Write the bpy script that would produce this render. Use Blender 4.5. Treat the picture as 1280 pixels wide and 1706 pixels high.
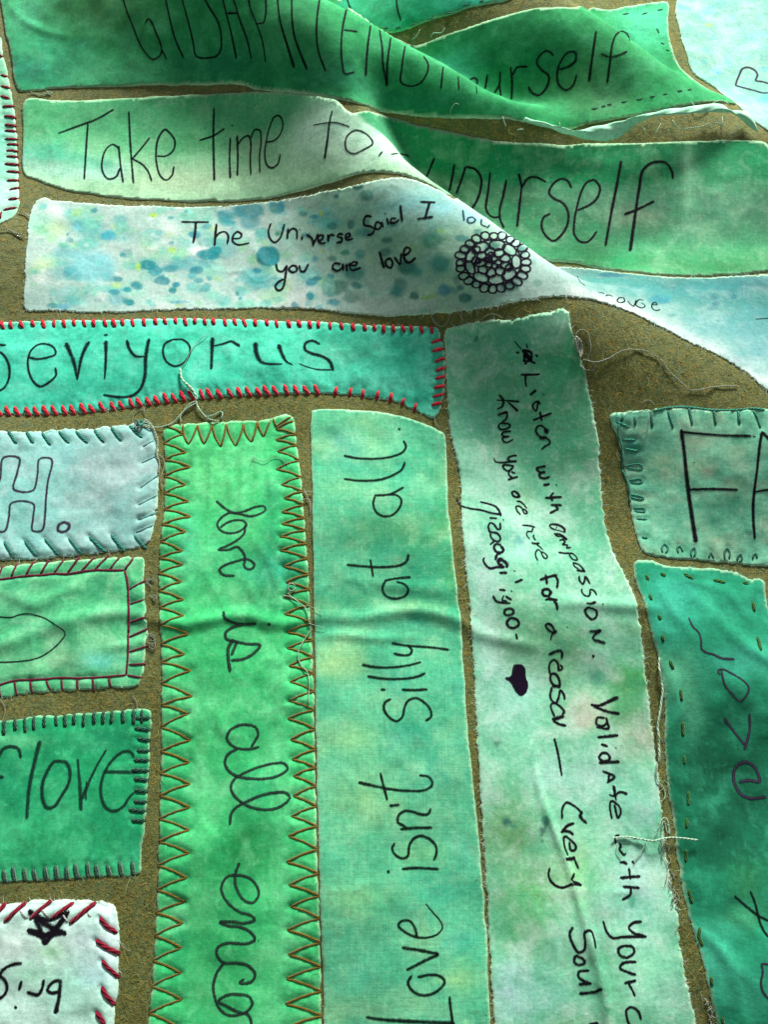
import bpy, math, random
import numpy as np
from mathutils import Vector
from mathutils.bvhtree import BVHTree
from mathutils.geometry import delaunay_2d_cdt

random.seed(11)
rng = np.random.default_rng(7)
scene = bpy.context.scene
for o in list(bpy.data.objects):
    bpy.data.objects.remove(o)
COL = scene.collection

# ------------------------------------------------------------------ camera
F = 1282.0                      # focal length in photograph pixels (1280 x 1706)
CAM = np.array([0.0, 0.0, 0.355])
PITCH = math.radians(18.0)      # tilt away from straight down
cam = bpy.data.cameras.new("camera")
cam.sensor_fit = 'VERTICAL'
cam.sensor_height = 36.0
cam.lens = 36.0 * F / 1706.0
cam.clip_start = 0.01
cam.clip_end = 10.0
cam_ob = bpy.data.objects.new("camera", cam)
COL.objects.link(cam_ob)
cam_ob.location = CAM
cam_ob.rotation_euler = (PITCH, 0, 0)
scene.camera = cam_ob

# ------------------------------------------------------------------ light
world = bpy.data.worlds.new("World")
scene.world = world
world.use_nodes = True
bg = world.node_tree.nodes["Background"]
bg.inputs[0].default_value = (0.93, 1.0, 0.98, 1)
bg.inputs[1].default_value = 0.2

def area(name, direction, dist, size, power, color):
    L = bpy.data.lights.new(name, 'AREA')
    L.shape = 'RECTANGLE'
    L.size, L.size_y = size
    L.energy = power
    L.color = color
    ob = bpy.data.objects.new(name, L)
    COL.objects.link(ob)
    d = Vector(direction).normalized()
    tgt = Vector((0.02, 0.17, 0.0))
    ob.location = tgt + d * dist
    ob.rotation_euler = d.to_track_quat('Z', 'Y').to_euler()
    return ob
# the window the cloth lies beside: high up behind the cloth, to the right
area("window_light", (0.22, 0.87, 0.43), 1.5, (0.34, 0.34), 59.0, (1.0, 0.97, 0.92))

scene.view_settings.view_transform = 'Standard'
scene.view_settings.look = 'None'
scene.view_settings.gamma = 1.0
scene.view_settings.exposure = 0.0
scene.render.engine = 'CYCLES'
scene.cycles.use_denoising = True
scene.cycles.max_bounces = 6

# ------------------------------------------------------------------ rays, splines
CP, SP = math.cos(PITCH), math.sin(PITCH)
FWD = np.array([0, SP, -CP]); UP = np.array([0, CP, SP]); RIGHT = np.array([1.0, 0, 0])

def rays(p):
    p = np.asarray(p, float).reshape(-1, 2)
    return (FWD[None] * F + (p[:, :1] - 640) * RIGHT[None] + (853 - p[:, 1:2]) * UP[None])

def at_z(p, z):
    r = rays(p)
    t = (np.asarray(z) - CAM[2]) / r[:, 2]
    return (CAM[None] + r * t[:, None])[:, :2]

def to_px(P):
    v = np.asarray(P, float).reshape(-1, 3) - CAM
    w = v @ FWD
    return np.stack([640 + F * (v @ RIGHT) / w, 853 - F * (v @ UP) / w], 1)

def crom(pts, step, closed=False):
    """Catmull-Rom through pts (any dimension), resampled near `step`."""
    P = np.asarray(pts, float)
    n = len(P)
    if n == 1:
        return P
    if closed:
        Q = np.vstack([P[-1], P, P[0], P[1]])
    else:
        Q = np.vstack([2 * P[0] - P[1], P, 2 * P[-1] - P[-2]])
    out = []
    for i in range(n if closed else n - 1):
        p0, p1, p2, p3 = Q[i], Q[i + 1], Q[i + 2], Q[i + 3]
        m = max(1, int(math.ceil(np.linalg.norm((p2 - p1)[:2]) / step)))
        t = (np.arange(m) / m)[:, None]
        # centripetal-ish tangents keep corners from overshooting
        d0 = max(np.linalg.norm(p1 - p0), 1e-9); d1 = max(np.linalg.norm(p2 - p1), 1e-9); d2 = max(np.linalg.norm(p3 - p2), 1e-9)
        m1 = ((p1 - p0) / d0 + (p2 - p1) / d1) * 0.5 * d1
        m2 = ((p2 - p1) / d1 + (p3 - p2) / d2) * 0.5 * d1
        out.append((2*t**3-3*t**2+1)*p1 + (t**3-2*t**2+t)*m1 + (-2*t**3+3*t**2)*p2 + (t**3-t**2)*m2)
    if not closed:
        out.append(P[-1:])
    return np.vstack(out)

# ------------------------------------------------------------------ value noise
def vnoise(x, y, scale, seed):
    r = np.random.default_rng(seed)
    T = r.random((256, 256))
    X = np.asarray(x) * scale + 1000.3; Y = np.asarray(y) * scale + 1000.7
    xi = np.floor(X).astype(int); yi = np.floor(Y).astype(int)
    fx = X - xi; fy = Y - yi
    fx = fx*fx*fx*(fx*(fx*6-15)+10); fy = fy*fy*fy*(fy*(fy*6-15)+10)
    g = lambda a, b: T[a % 256, b % 256]
    return ((g(xi, yi)*(1-fx)+g(xi+1, yi)*fx)*(1-fy) + (g(xi, yi+1)*(1-fx)+g(xi+1, yi+1)*fx)*fy) * 2 - 1

# ------------------------------------------------------------------ the folds of the blanket
GX = np.unique(np.concatenate([np.linspace(-0.75, -0.34, 40), np.arange(-0.34, 0.3401, 0.00125), np.linspace(0.34, 0.75, 40)]).round(6))
GY = np.unique(np.concatenate([np.linspace(-0.55, -0.15, 40), np.arange(-0.15, 0.6101, 0.00125), np.linspace(0.61, 1.0, 40)]).round(6))
MX, MY = np.meshgrid(GX, GY)

def line_field(pts, X, Y, chunk=40000):
    """nearest sample of polyline pts (n,k: x,y,attrs): distance, side (+ = right of travel), attrs"""
    P = pts[:, :2]
    T = np.gradient(P, axis=0); T /= np.linalg.norm(T, axis=1)[:, None] + 1e-12
    x = X.ravel(); y = Y.ravel()
    D = np.empty(x.size); S = np.empty(x.size); A = np.empty((x.size, pts.shape[1] - 2))
    for i in range(0, x.size, chunk):
        dx = x[i:i+chunk, None] - P[None, :, 0]; dy = y[i:i+chunk, None] - P[None, :, 1]
        d2 = dx*dx + dy*dy
        j = d2.argmin(1); k = np.arange(len(j))
        bx = x[i:i+chunk]; by = y[i:i+chunk]
        best = np.full(len(j), 1e9); 
        for a in (np.maximum(j - 1, 0), np.minimum(j, len(P) - 2)):
            ex = P[a+1, 0] - P[a, 0]; ey = P[a+1, 1] - P[a, 1]
            u = np.clip(((bx - P[a, 0])*ex + (by - P[a, 1])*ey) / (ex*ex + ey*ey + 1e-18), 0, 1)
            qx = bx - P[a, 0] - u*ex; qy = by - P[a, 1] - u*ey
            q = np.hypot(qx, qy); m = q < best
            best = np.where(m, q, best)
            tx = T[a, 0]*(1-u) + T[a+1, 0]*u; ty = T[a, 1]*(1-u) + T[a+1, 1]*u
            sd = qx*ty - qy*tx
            at = pts[a, 2:]*(1-u)[:, None] + pts[a+1, 2:]*u[:, None]
            S[i:i+chunk] = np.where(m, sd, S[i:i+chunk]) if a is not None else sd
            A[i:i+chunk] = np.where(m[:, None], at, A[i:i+chunk])
        D[i:i+chunk] = best
    return D.reshape(X.shape), S.reshape(X.shape), A.reshape(X.shape + (-1,))

def crest(rows, step=0.004):
    rows = np.asarray(rows, float)
    h = rows[:, 2] / 100
    xy = at_z(rows[:, :2], h)
    L = crom(np.column_stack([xy, h, rows[:, 3] / 100, rows[:, 4] / 100, rows[:, 5] if rows.shape[1] > 5 else np.full(len(rows), 2.0)]), step)
    for _ in range(22):                 # a fold bends without corners
        L[1:-1] = (L[:-2] + 2 * L[1:-1] + L[2:]) / 4
    return L

# photograph x, y of the crest, height cm, front width cm, back width cm
RIDGES = [
    # the fold through the topmost strip (last number: how abruptly the back falls away)
    [(240,-170,4.2,6,2.6,3.5),(390,-68,4.6,5.5,2.4,3.5),(456,-22,4.5,4.8,2.2,3.5),(524,22,4.3,4.2,2.1,3.5),(624,76,3.7,3.7,1.9,3.5),(724,130,2.9,3.2,1.7,3.3),(806,178,2.2,2.7,1.3,3.4),(868,206,1.4,2.3,1.0,3.2),(930,226,0.6,2.0,0.9,2.4),(990,240,0.12,1.8,1.0,2),(1050,256,0.0,1.6,1.0,2)],
    # its neighbour on the right
    [(785,-86,3.6,6,2.6,3.5),(890,-12,3.5,5.2,2.3,3.5),(974,40,3.4,4.2,2.1,3.5),(1036,78,3.0,3.7,1.9,3.4),(1098,117,2.4,3.2,1.7,3),(1160,152,1.6,2.7,1.5,2.6),(1218,182,0.8,2.3,1.3,2.2),(1270,210,0.35,2.0,1.2,2),(1330,240,0.1,1.8,1.1,2)],
    # a low swell below the two
    [(800,236,0.0,4,3,2),(900,236,0.7,4.8,2.6,2),(1000,240,1.2,5.2,2.4,2),(1150,238,1.3,5.4,2.4,2),(1300,240,1.2,5.4,2.6,2),(1420,250,1.0,5.4,3,2)],
    # the long fold across the middle
    [(468,110,0.1,3.4,2.8,2),(514,146,0.8,3.6,2.5,2.1),(556,188,1.9,3.9,2.1,2.8),(606,242,3.1,4.1,1.9,3.6),(664,290,3.7,4.3,1.9,3.7),(746,344,3.9,4.6,1.9,3.8),(828,401,3.9,4.8,1.9,3.8),(886,444,3.8,5.0,1.9,3.7),(940,480,3.6,5.3,2.1,3.4),(990,507,3.2,5.6,2.8,2.5),(1050,540,2.8,5.6,3.8,2.1),(1168,600,2.5,5.8,4.6,2),(1280,656,2.4,6.0,5.0,2),(1440,726,2.3,6.0,5.4,2)],
    # a shallow wave across the upright strips
    [(560,900,0.0,2.4,3.4,2),(680,930,0.18,2.4,3.4,2),(790,965,0.42,2.3,3.4,2),(880,1000,0.6,2.2,3.4,2),(970,1005,0.5,2.2,3.4,2),(1060,985,0.25,2.4,3.4,2),(1130,975,0.0,2.4,3.4,2)],
    [(820,1240,0.0,2,2,2),(860,1330,0.18,2,1.6,2),(930,1470,0.25,2.2,1.6,2),(1000,1600,0.3,2.4,1.8,2),(1030,1760,0.3,2.4,1.8,2)],
    [(200,1380,0.0,3,3,2),(330,1420,0.15,3,3,2),(460,1440,0.2,3,3,2),(640,1430,0.15,3,3,2),(760,1440,0,3,3,2)],
    [(300,880,0.0,2.5,3,2),(420,900,0.2,2.5,3,2),(560,880,0.3,2.4,3,2),(680,850,0.3,2.4,3,2),(760,820,0.1,2.4,3,2)],
    # low waves in the lower right
    [(980,960,0.0,2.5,3.0),(1080,1010,0.45,2.6,3.0),(1180,1065,0.75,2.8,3.2),(1290,1130,0.9,3.0,3.2),(1420,1200,0.9,3,3)],
    [(1090,1490,0.0,2.0,3.5),(1160,1520,0.35,2.2,3.5),(1230,1580,0.6,2.4,3.5),(1320,1640,0.7,2.4,3.5)],
]
HZ = np.zeros_like(MX)
for R in RIDGES:
    L = crest(R)
    D, S, A = line_field(L, MX, MY)
    t = np.clip(0.5 + 0.5 * S / np.maximum(D, 1e-6), 0, 1); t = t * t * (3 - 2 * t)
    w = A[..., 2] * (1 - t) + A[..., 1] * t; pw = A[..., 3] * (1 - t) + 2 * t
    q = D / np.maximum(w, 1e-4)
    HZ += A[..., 0] * np.exp(-np.maximum(q, 1e-6) ** pw)
for _ in range(9):                     # cloth rounds every corner off
    HZ[1:-1] = (HZ[:-2] + 2 * HZ[1:-1] + HZ[2:]) / 4
    HZ[:, 1:-1] = (HZ[:, :-2] + 2 * HZ[:, 1:-1] + HZ[:, 2:]) / 4
# hand-sized unevenness
HZ += 0.0020 * vnoise(MX, MY, 16, 1) + 0.0007 * vnoise(MX, MY, 42, 2) + 0.00022 * vnoise(MX, MY, 95, 3)
# pressed-in creases (x, y, height mm, half width mm)
CREASES = [
    [(322,752,.1,1.6),(326,790,.5,1.6),(322,850,.1,1.6)],[(352,750,.1,1.5),(352,800,.6,1.5),(348,880,.1,1.5)],[(378,752,.1,1.5),(384,800,.5,1.5),(388,870,.1,1.5)],[(402,748,.1,1.5),(404,800,.6,1.5),(398,890,.1,1.5)],[(428,740,.1,1.5),(430,790,.6,1.5),(428,870,.1,1.5)],[(446,735,.1,1.6),(450,800,.5,1.6),(462,880,.1,1.6)],
    [(430,900,.1,2),(455,950,.7,2),(470,1000,.1,2)],[(405,960,.1,2),(430,1005,.5,2),(450,1030,.1,2)],[(365,1190,.1,2.5),(372,1215,.7,2.5),(405,1232,.1,2.5)],
    [(1090,960,.1,2),(1115,1010,.6,2),(1150,1060,.1,2)],[(1200,960,.1,2),(1225,1005,.7,2),(1265,1050,.1,2)],[(1150,1540,.1,2),(1200,1580,.7,2),(1260,1650,.1,2)],[(1185,1500,.1,2),(1230,1530,.5,2),(1290,1580,.1,2)],
    [(-120,1096,1.0,4),(-40,1085,1.3,4),(40,1062,1.6,4),(110,1036,1.8,4),(210,1022,1.8,3.5),(245,1030,1.4,3),(300,1040,1.5,3),(350,1033,1.9,3),(410,1026,1.9,3),(470,1040,1.4,3),(530,1030,1.2,3),(600,1030,1.4,3),(690,1018,1.6,3),(770,1036,1.4,3),(800,1056,1.1,3),(850,1068,1.1,3),(905,1080,0.2,3)],
    [(905,1012,0.2,3),(960,1004,0.9,3),(1010,1008,1.2,3),(1066,1012,1.2,3),(1100,1016,0.3,3)],
    [(885,1240,0.2,1.4),(893,1290,1.0,1.4),(905,1335,1.4,1.4),(926,1390,1.7,1.4),(948,1450,1.8,1.4),(966,1510,1.9,1.6),(985,1575,2.1,1.9),(1003,1635,2.4,2.2),(1014,1706,2.4,2.3),(1020,1780,2.2,2.3)],
    [(520,1062,0.1,2),(560,1058,0.8,2),(640,1064,0.9,2),(700,1062,0.2,2)],
    [(10,980,0.2,3),(60,1010,0.9,3),(110,985,1.0,3),(160,960,0.6,3),(190,945,0.2,3)],
    [(180,1080,0.2,2),(205,1077,0.8,2),(245,1070,0.8,2)],
    [(1110,1100,0.2,3),(1130,1170,1.0,3),(1120,1230,1.0,3),(1130,1300,.3,3)],
    [(1150,985,0.2,3),(1185,1020,0.8,3),(1240,1075,1.2,3),(1300,1110,1.2,3)],
    [(1180,1560,.2,2.5),(1215,1610,.9,2.5),(1230,1660,.8,2.5),(1240,1720,.4,2.5)],
    [(560,960,.1,3),(640,975,.8,3),(740,985,.6,3),(765,990,.1,3)],
    [(20,20,.2,2.5),(55,45,.9,2.5),(100,60,.6,2.5),(125,64,.1,2.5)],
    [(345,345,.1,1.6),(362,322,.9,1.6),(372,300,.1,1.6)],[(228,340,.1,1.6),(236,312,.8,1.6),(240,300,.1,1.6)],[(372,345,.1,2),(386,318,1.0,2),(392,296,.1,2)],
    [(374,660,.2,3),(384,628,1.0,3),(388,600,1.0,3),(384,575,.2,3)],
]

def sample(x, y, Z=None):
    Z = HZ if Z is None else Z
    x = np.clip(np.asarray(x, float), GX[0] + 1e-6, GX[-1] - 1e-6); y = np.clip(np.asarray(y, float), GY[0] + 1e-6, GY[-1] - 1e-6)
    i = np.clip(np.searchsorted(GX, x) - 1, 0, len(GX) - 2); j = np.clip(np.searchsorted(GY, y) - 1, 0, len(GY) - 2)
    fx = (x - GX[i]) / (GX[i+1] - GX[i]); fy = (y - GY[j]) / (GY[j+1] - GY[j])
    return (Z[j, i]*(1-fx) + Z[j, i+1]*fx)*(1-fy) + (Z[j+1, i]*(1-fx) + Z[j+1, i+1]*fx)*fy

def hits(p, last=False):
    """where the sight lines of photograph points p meet the blanket (first or last crossing)"""
    r = rays(p)
    zs = np.linspace(0.075, -0.008, 320)
    t = (zs[None] - CAM[2]) / r[:, 2:3]
    X = CAM[0] + r[:, :1]*t; Y = CAM[1] + r[:, 1:2]*t
    below = (zs[None] - sample(X, Y)) < 0
    n = len(zs)
    if last:
        j = n - 1 - (~below)[:, ::-1].argmax(1)      # last sample still above
        j = np.minimum(j, n - 2); a = j; b = j + 1
    else:
        b = np.maximum(below.argmax(1), 1); a = b - 1
    k = np.arange(len(r))
    ta, tb = t[k, a], t[k, b]
    for _ in range(12):
        tm = (ta + tb) / 2
        P = CAM[None] + r * tm[:, None]
        ab = P[:, 2] > sample(P[:, 0], P[:, 1])
        ta = np.where(ab, tm, ta); tb = np.where(ab, tb, tm)
    return CAM[None] + r * ta[:, None]

for C in CREASES:
    C = np.asarray(C, float)
    P = hits(C[:, :2])
    L = crom(np.column_stack([P[:, :2], C[:, 2] / 1000, C[:, 3] / 1000]), 0.002)
    x0, y0 = L[:, 0].min() - .02, L[:, 1].min() - .02; x1, y1 = L[:, 0].max() + .02, L[:, 1].max() + .02
    ii = np.where((GX > x0) & (GX < x1))[0]; jj = np.where((GY > y0) & (GY < y1))[0]
    sl = np.ix_(jj, ii)
    D, S, A = line_field(L, MX[sl], MY[sl])
    HZ[sl] += A[..., 0] * np.exp(-(D / A[..., 1]) ** 2)

# ------------------------------------------------------------------ objects
def link(name, me, parent=None, loc=None, kind=None):
    ob = bpy.data.objects.new(name, me)
    COL.objects.link(ob)
    if parent is not None:
        ob.parent = parent
    if loc is not None:
        ob.location = loc
    if kind:
        ob["kind"] = kind
    return ob

def mesh(name, V, faces, mat, smooth=True):
    me = bpy.data.meshes.new(name)
    me.from_pydata(np.asarray(V, float).tolist(), [], faces)
    if mat is not None:
        me.materials.append(mat)
    if smooth:
        me.polygons.foreach_set("use_smooth", np.ones(len(me.polygons), bool))
    me.update()
    return me

def hexlin(h):
    h = h.lstrip('#')
    c = np.array([int(h[i:i+2], 16) for i in (0, 2, 4)]) / 255.0
    return np.where(c <= 0.04045, c / 12.92, ((c + 0.055) / 1.055) ** 2.4)
# ------------------------------------------------------------------ materials
def nodes_of(name):
    m = bpy.data.materials.new(name)
    m.use_nodes = True
    nt = m.node_tree
    b = nt.nodes["Principled BSDF"]
    return m, nt, b

def N(nt, t, **kw):
    n = nt.nodes.new(t)
    for k, v in kw.items():
        if k.startswith('i_'):
            key = k[2:]
            n.inputs[int(key) if key.isdigit() else key].default_value = v
        else:
            setattr(n, k, v)
    return n

def math_node(nt, op, a, b=None, c=None):
    n = N(nt, 'ShaderNodeMath', operation=op)
    for i, v in enumerate((a, b, c)):
        if v is None: continue
        if isinstance(v, (int, float)): n.inputs[i].default_value = v
        else: nt.links.new(v, n.inputs[i])
    return n.outputs[0]

def ramp(nt, src, lo, hi, a=0.0, b=1.0):
    n = N(nt, 'ShaderNodeMapRange')
    n.inputs[1].default_value = lo; n.inputs[2].default_value = hi
    n.inputs[3].default_value = a; n.inputs[4].default_value = b
    nt.links.new(src, n.inputs[0])
    return n.outputs[0]

def mix_col(nt, fac, a, b, mode='MIX'):
    n = N(nt, 'ShaderNodeMix', data_type='RGBA', blend_type=mode)
    for s, v in ((n.inputs[0], fac), (n.inputs[6], a), (n.inputs[7], b)):
        if isinstance(v, (int, float)): s.default_value = v
        elif isinstance(v, (tuple, list)): s.default_value = tuple(v) + ((1,) if len(v) == 3 else ())
        else: nt.links.new(v, s)
    return n.outputs[2]

def noise(nt, vec, scale, detail=4, rough=0.55, dist=0.0):
    n = N(nt, 'ShaderNodeTexNoise', i_Scale=scale, i_Detail=detail, i_Roughness=rough, i_Distortion=dist)
    nt.links.new(vec, n.inputs['Vector'])
    return n.outputs[0]

def mapped(nt, vec, scale, rot=0.0):
    n = N(nt, 'ShaderNodeMapping')
    n.inputs['Scale'].default_value = scale
    n.inputs['Rotation'].default_value = (0, 0, rot)
    nt.links.new(vec, n.inputs['Vector'])
    return n.outputs[0]

def cotton(name, rot=0.0, pale=(0.55, 0.75, 0.6), deep=(0.01, 0.16, 0.08), mottle=0.35, weave=1.0, fuzz=0.5, slub=0.10, seed=0.0):
    """hand-dyed cotton: the dye comes with the cloth, the noise gives blotches, slubs and weave"""
    m, nt, b = nodes_of(name)
    tc = N(nt, 'ShaderNodeTexCoord')
    off = N(nt, 'ShaderNodeVectorMath', operation='ADD', i_1=(seed, seed * 1.7, 0))
    nt.links.new(tc.outputs['Object'], off.inputs[0])
    v = off.outputs[0]
    dye = N(nt, 'ShaderNodeAttribute', attribute_name='dye').outputs['Color']
    n1 = noise(nt, v, 62, 8, 0.6, 0.5)
    n2 = noise(nt, v, 230, 7, 0.64, 0.3)
    n3 = noise(nt, v, 1500, 3, 0.7)
    n4 = noise(nt, v, 560, 3, 0.6)
    c = mix_col(nt, ramp(nt, n1, 0.50, 0.66, 0, mottle * 1.25), dye, pale)
    c = mix_col(nt, ramp(nt, n1, 0.50, 0.34, 0, mottle * 1.35), c, deep)
    c = mix_col(nt, ramp(nt, n2, 0.54, 0.70, 0, mottle * 0.9), c, pale)
    c = mix_col(nt, ramp(nt, n2, 0.47, 0.32, 0, mottle * 0.8), c, deep)
    # threads that took the dye differently, both ways of the weave
    s1 = noise(nt, mapped(nt, v, (70, 1700, 1), rot), 1.0, 3, 0.6)
    s2 = noise(nt, mapped(nt, v, (1700, 70, 1), rot), 1.0, 3, 0.6)
    ss = math_node(nt, 'ADD', s1, s2)
    val = math_node(nt, 'ADD', ramp(nt, ss, 0.7, 1.3, 1 - slub, 1 + slub), math_node(nt, 'ADD', ramp(nt, n3, 0.3, 0.7, -0.08, 0.08), ramp(nt, n4, 0.3, 0.7, -0.15, 0.15)))
    c2 = N(nt, 'ShaderNodeVectorMath', operation='SCALE')
    nt.links.new(c, c2.inputs[0]); nt.links.new(val, c2.inputs['Scale'])
    nt.links.new(c2.outputs[0], b.inputs['Base Color'])
    # weave relief
    w1 = N(nt, 'ShaderNodeTexWave', wave_type='BANDS', bands_direction='X', i_Scale=760.0, i_Distortion=3.0, i_Detail=2.0)
    w2 = N(nt, 'ShaderNodeTexWave', wave_type='BANDS', bands_direction='Y', i_Scale=760.0, i_Distortion=3.0, i_Detail=2.0)
    mv = mapped(nt, v, (1, 1, 1), rot)
    nt.links.new(mv, w1.inputs['Vector']); nt.links.new(mv, w2.inputs['Vector'])
    hgt = math_node(nt, 'ADD', math_node(nt, 'MULTIPLY', math_node(nt, 'ADD', w1.outputs[0], w2.outputs[0]), 0.3 * weave), math_node(nt, 'MULTIPLY', n3, 1.4 * fuzz))
    hgt = math_node(nt, 'ADD', hgt, math_node(nt, 'ADD', math_node(nt, 'MULTIPLY', n2, 1.2), math_node(nt, 'MULTIPLY', n4, 1.0)))
    bp = N(nt, 'ShaderNodeBump', i_Strength=0.5, i_Distance=0.00022)
    nt.links.new(hgt, bp.inputs['Height'])
    nt.links.new(bp.outputs[0], b.inputs['Normal'])
    b.inputs['Roughness'].default_value = 0.92
    b.inputs['Specular IOR Level'].default_value = 0.12
    b.inputs['Sheen Weight'].default_value = 0.12
    b.inputs['Sheen Roughness'].default_value = 0.5
    return m

def felt():
    m, nt, b = nodes_of("olive_wool_felt")
    tc = N(nt, 'ShaderNodeTexCoord'); v = tc.outputs['Object']
    big = noise(nt, v, 25, 4, 0.6)
    a = noise(nt, v, 520, 5, 0.7, 1.2)
    f = noise(nt, mapped(nt, v, (1, 1, 1), 0.5), 1500, 4, 0.75, 1.5)
    s1 = noise(nt, mapped(nt, v, (380, 1300, 1), 0.6), 1.0, 3, 0.6, 1.0)
    s2 = noise(nt, mapped(nt, v, (1300, 380, 1), 0.9), 1.0, 3, 0.6, 1.0)
    s3 = noise(nt, v, 240, 7, 0.7, 2.0)
    s4 = noise(nt, mapped(nt, v, (1, 1, 1), 1.9), 210, 7, 0.7, 2.0)
    c = mix_col(nt, ramp(nt, a, 0.38, 0.62), tuple(hexlin('5a6430')), tuple(hexlin('7e8444')))
    c = mix_col(nt, ramp(nt, s3, 0.53, 0.62, 0, .8), c, tuple(hexlin('a2862c')))
    c = mix_col(nt, ramp(nt, s4, 0.54, 0.63, 0, .75), c, tuple(hexlin('4e7656')))
    c = mix_col(nt, ramp(nt, f, 0.50, 0.70, 0, .5), c, tuple(hexlin('a4a878')))
    c = mix_col(nt, ramp(nt, f, 0.46, 0.30, 0, .65), c, tuple(hexlin('30340f')))
    c = mix_col(nt, ramp(nt, s1, 0.58, 0.68, 0, .5), c, tuple(hexlin('948028')))
    c = mix_col(nt, ramp(nt, s2, 0.58, 0.68, 0, .5), c, tuple(hexlin('50785a')))
    nt.links.new(c, b.inputs['Base Color'])
    h = math_node(nt, 'ADD', math_node(nt, 'ADD', a, f), math_node(nt, 'ADD', s1, s2))
    bp = N(nt, 'ShaderNodeBump', i_Strength=0.9, i_Distance=0.0006)
    nt.links.new(h, bp.inputs['Height']); nt.links.new(bp.outputs[0], b.inputs['Normal'])
    b.inputs['Roughness'].default_value = 1.0
    b.inputs['Specular IOR Level'].default_value = 0.05
    b.inputs['Sheen Weight'].default_value = 0.25
    return m

def attr_fibre(name, rough=0.9):
    m, nt, b = nodes_of(name)
    nt.links.new(N(nt, 'ShaderNodeAttribute', attribute_name='dye').outputs['Color'], b.inputs['Base Color'])
    b.inputs['Roughness'].default_value = rough
    b.inputs['Specular IOR Level'].default_value = 0.1
    return m

def floss(name, col, dark=None, twist=9.0):
    """embroidery floss: several plies twisted round each other (u along, v around the thread)"""
    m, nt, b = nodes_of(name)
    uv = N(nt, 'ShaderNodeTexCoord').outputs['UV']
    w = N(nt, 'ShaderNodeTexWave', wave_type='BANDS', bands_direction='DIAGONAL', i_Scale=twist * 0.16, i_Distortion=1.2)
    mp = mapped(nt, uv, (1, 2.2, 1)); nt.links.new(mp, w.inputs['Vector'])
    ob = N(nt, 'ShaderNodeTexCoord').outputs['Object']
    n = noise(nt, ob, 900, 3)
    col = tuple(hexlin(col)); dark = tuple(hexlin(dark)) if dark else tuple(0.45 * x for x in col)
    c = mix_col(nt, ramp(nt, w.outputs[0], 0.15, 0.65), dark, col)
    c = mix_col(nt, ramp(nt, n, 0.35, 0.75, 0.0, 0.5), c, tuple(min(1, 1.35 * x + 0.01) for x in col))
    nt.links.new(c, b.inputs['Base Color'])
    bp = N(nt, 'ShaderNodeBump', i_Strength=0.8, i_Distance=0.0004)
    nt.links.new(w.outputs[0], bp.inputs['Height']); nt.links.new(bp.outputs[0], b.inputs['Normal'])
    b.inputs['Roughness'].default_value = 0.85
    b.inputs['Specular IOR Level'].default_value = 0.1
    b.inputs['Sheen Weight'].default_value = 0.2
    return m

def ink(name, col, core=None, cover=1.0, soft=0.5):
    """felt-tip ink soaked into the weave: ragged towards the edge of each stroke, thin where the nib was dry"""
    m, nt, b = nodes_of(name)
    e = N(nt, 'ShaderNodeAttribute', attribute_name='edge').outputs['Fac']
    v = N(nt, 'ShaderNodeTexCoord').outputs['Object']
    n = noise(nt, v, 1300, 4, 0.7)
    n2 = noise(nt, v, 260, 3, 0.6)
    x = math_node(nt, 'ADD', e, math_node(nt, 'MULTIPLY', math_node(nt, 'SUBTRACT', n, 0.5), 1.1))
    a = ramp(nt, x, 0.16, 0.16 + soft, 0.0, cover)
    a = math_node(nt, 'MULTIPLY', a, ramp(nt, n2, 0.25, 0.5, 0.78, 1.0))
    c = tuple(hexlin(col))
    if core:
        cc = mix_col(nt, ramp(nt, e, 0.55, 0.95), c, tuple(hexlin(core)))
        nt.links.new(cc, b.inputs['Base Color'])
    else:
        b.inputs['Base Color'].default_value = c + (1,)
    nt.links.new(a, b.inputs['Alpha'])
    b.inputs['Roughness'].default_value = 0.9
    b.inputs['Specular IOR Level'].default_value = 0.08
    return m

# ------------------------------------------------------------------ the blanket itself
def grid_mesh():
    ny, nx = MX.shape
    V = np.stack([MX, MY, HZ], -1).reshape(-1, 3)
    idx = np.arange(nx * ny).reshape(ny, nx)
    Fq = np.stack([idx[:-1, :-1], idx[:-1, 1:], idx[1:, 1:], idx[1:, :-1]], -1).reshape(-1, 4)
    me = bpy.data.meshes.new("blanket")
    me.vertices.add(len(V)); me.vertices.foreach_set("co", V.ravel())
    me.loops.add(Fq.size); me.loops.foreach_set("vertex_index", Fq.ravel())
    me.polygons.add(len(Fq)); me.polygons.foreach_set("loop_start", np.arange(0, Fq.size, 4)); me.polygons.foreach_set("loop_total", np.full(len(Fq), 4))
    me.update(); me.validate()
    me.polygons.foreach_set("use_smooth", np.ones(len(Fq), bool))
    return me
FELT = felt()
bl = grid_mesh(); bl.materials.append(FELT)
blanket = link("felt_blanket", bl)
blanket["label"] = "olive brown wool felt blanket with raised folds, lying under all the cloth patches"
blanket["category"] = "blanket"
md = blanket.modifiers.new("thickness", 'SOLIDIFY'); md.thickness = 0.0025; md.offset = -1

# ------------------------------------------------------------------ patches
def inside(poly, P, chunk=6000):
    x, y = P[:, 0], P[:, 1]
    a = poly; b = np.roll(poly, -1, 0)
    out = np.zeros(len(P), bool)
    for i in range(0, len(P), chunk):
        X = x[i:i+chunk, None]; Y = y[i:i+chunk, None]
        c = (a[None, :, 1] > Y) != (b[None, :, 1] > Y)
        xi = a[None, :, 0] + (Y - a[None, :, 1]) * (b[None, :, 0] - a[None, :, 0]) / (b[None, :, 1] - a[None, :, 1] + 1e-15)
        out[i:i+chunk] = (c & (X < xi)).sum(1) % 2 == 1
    return out

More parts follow.
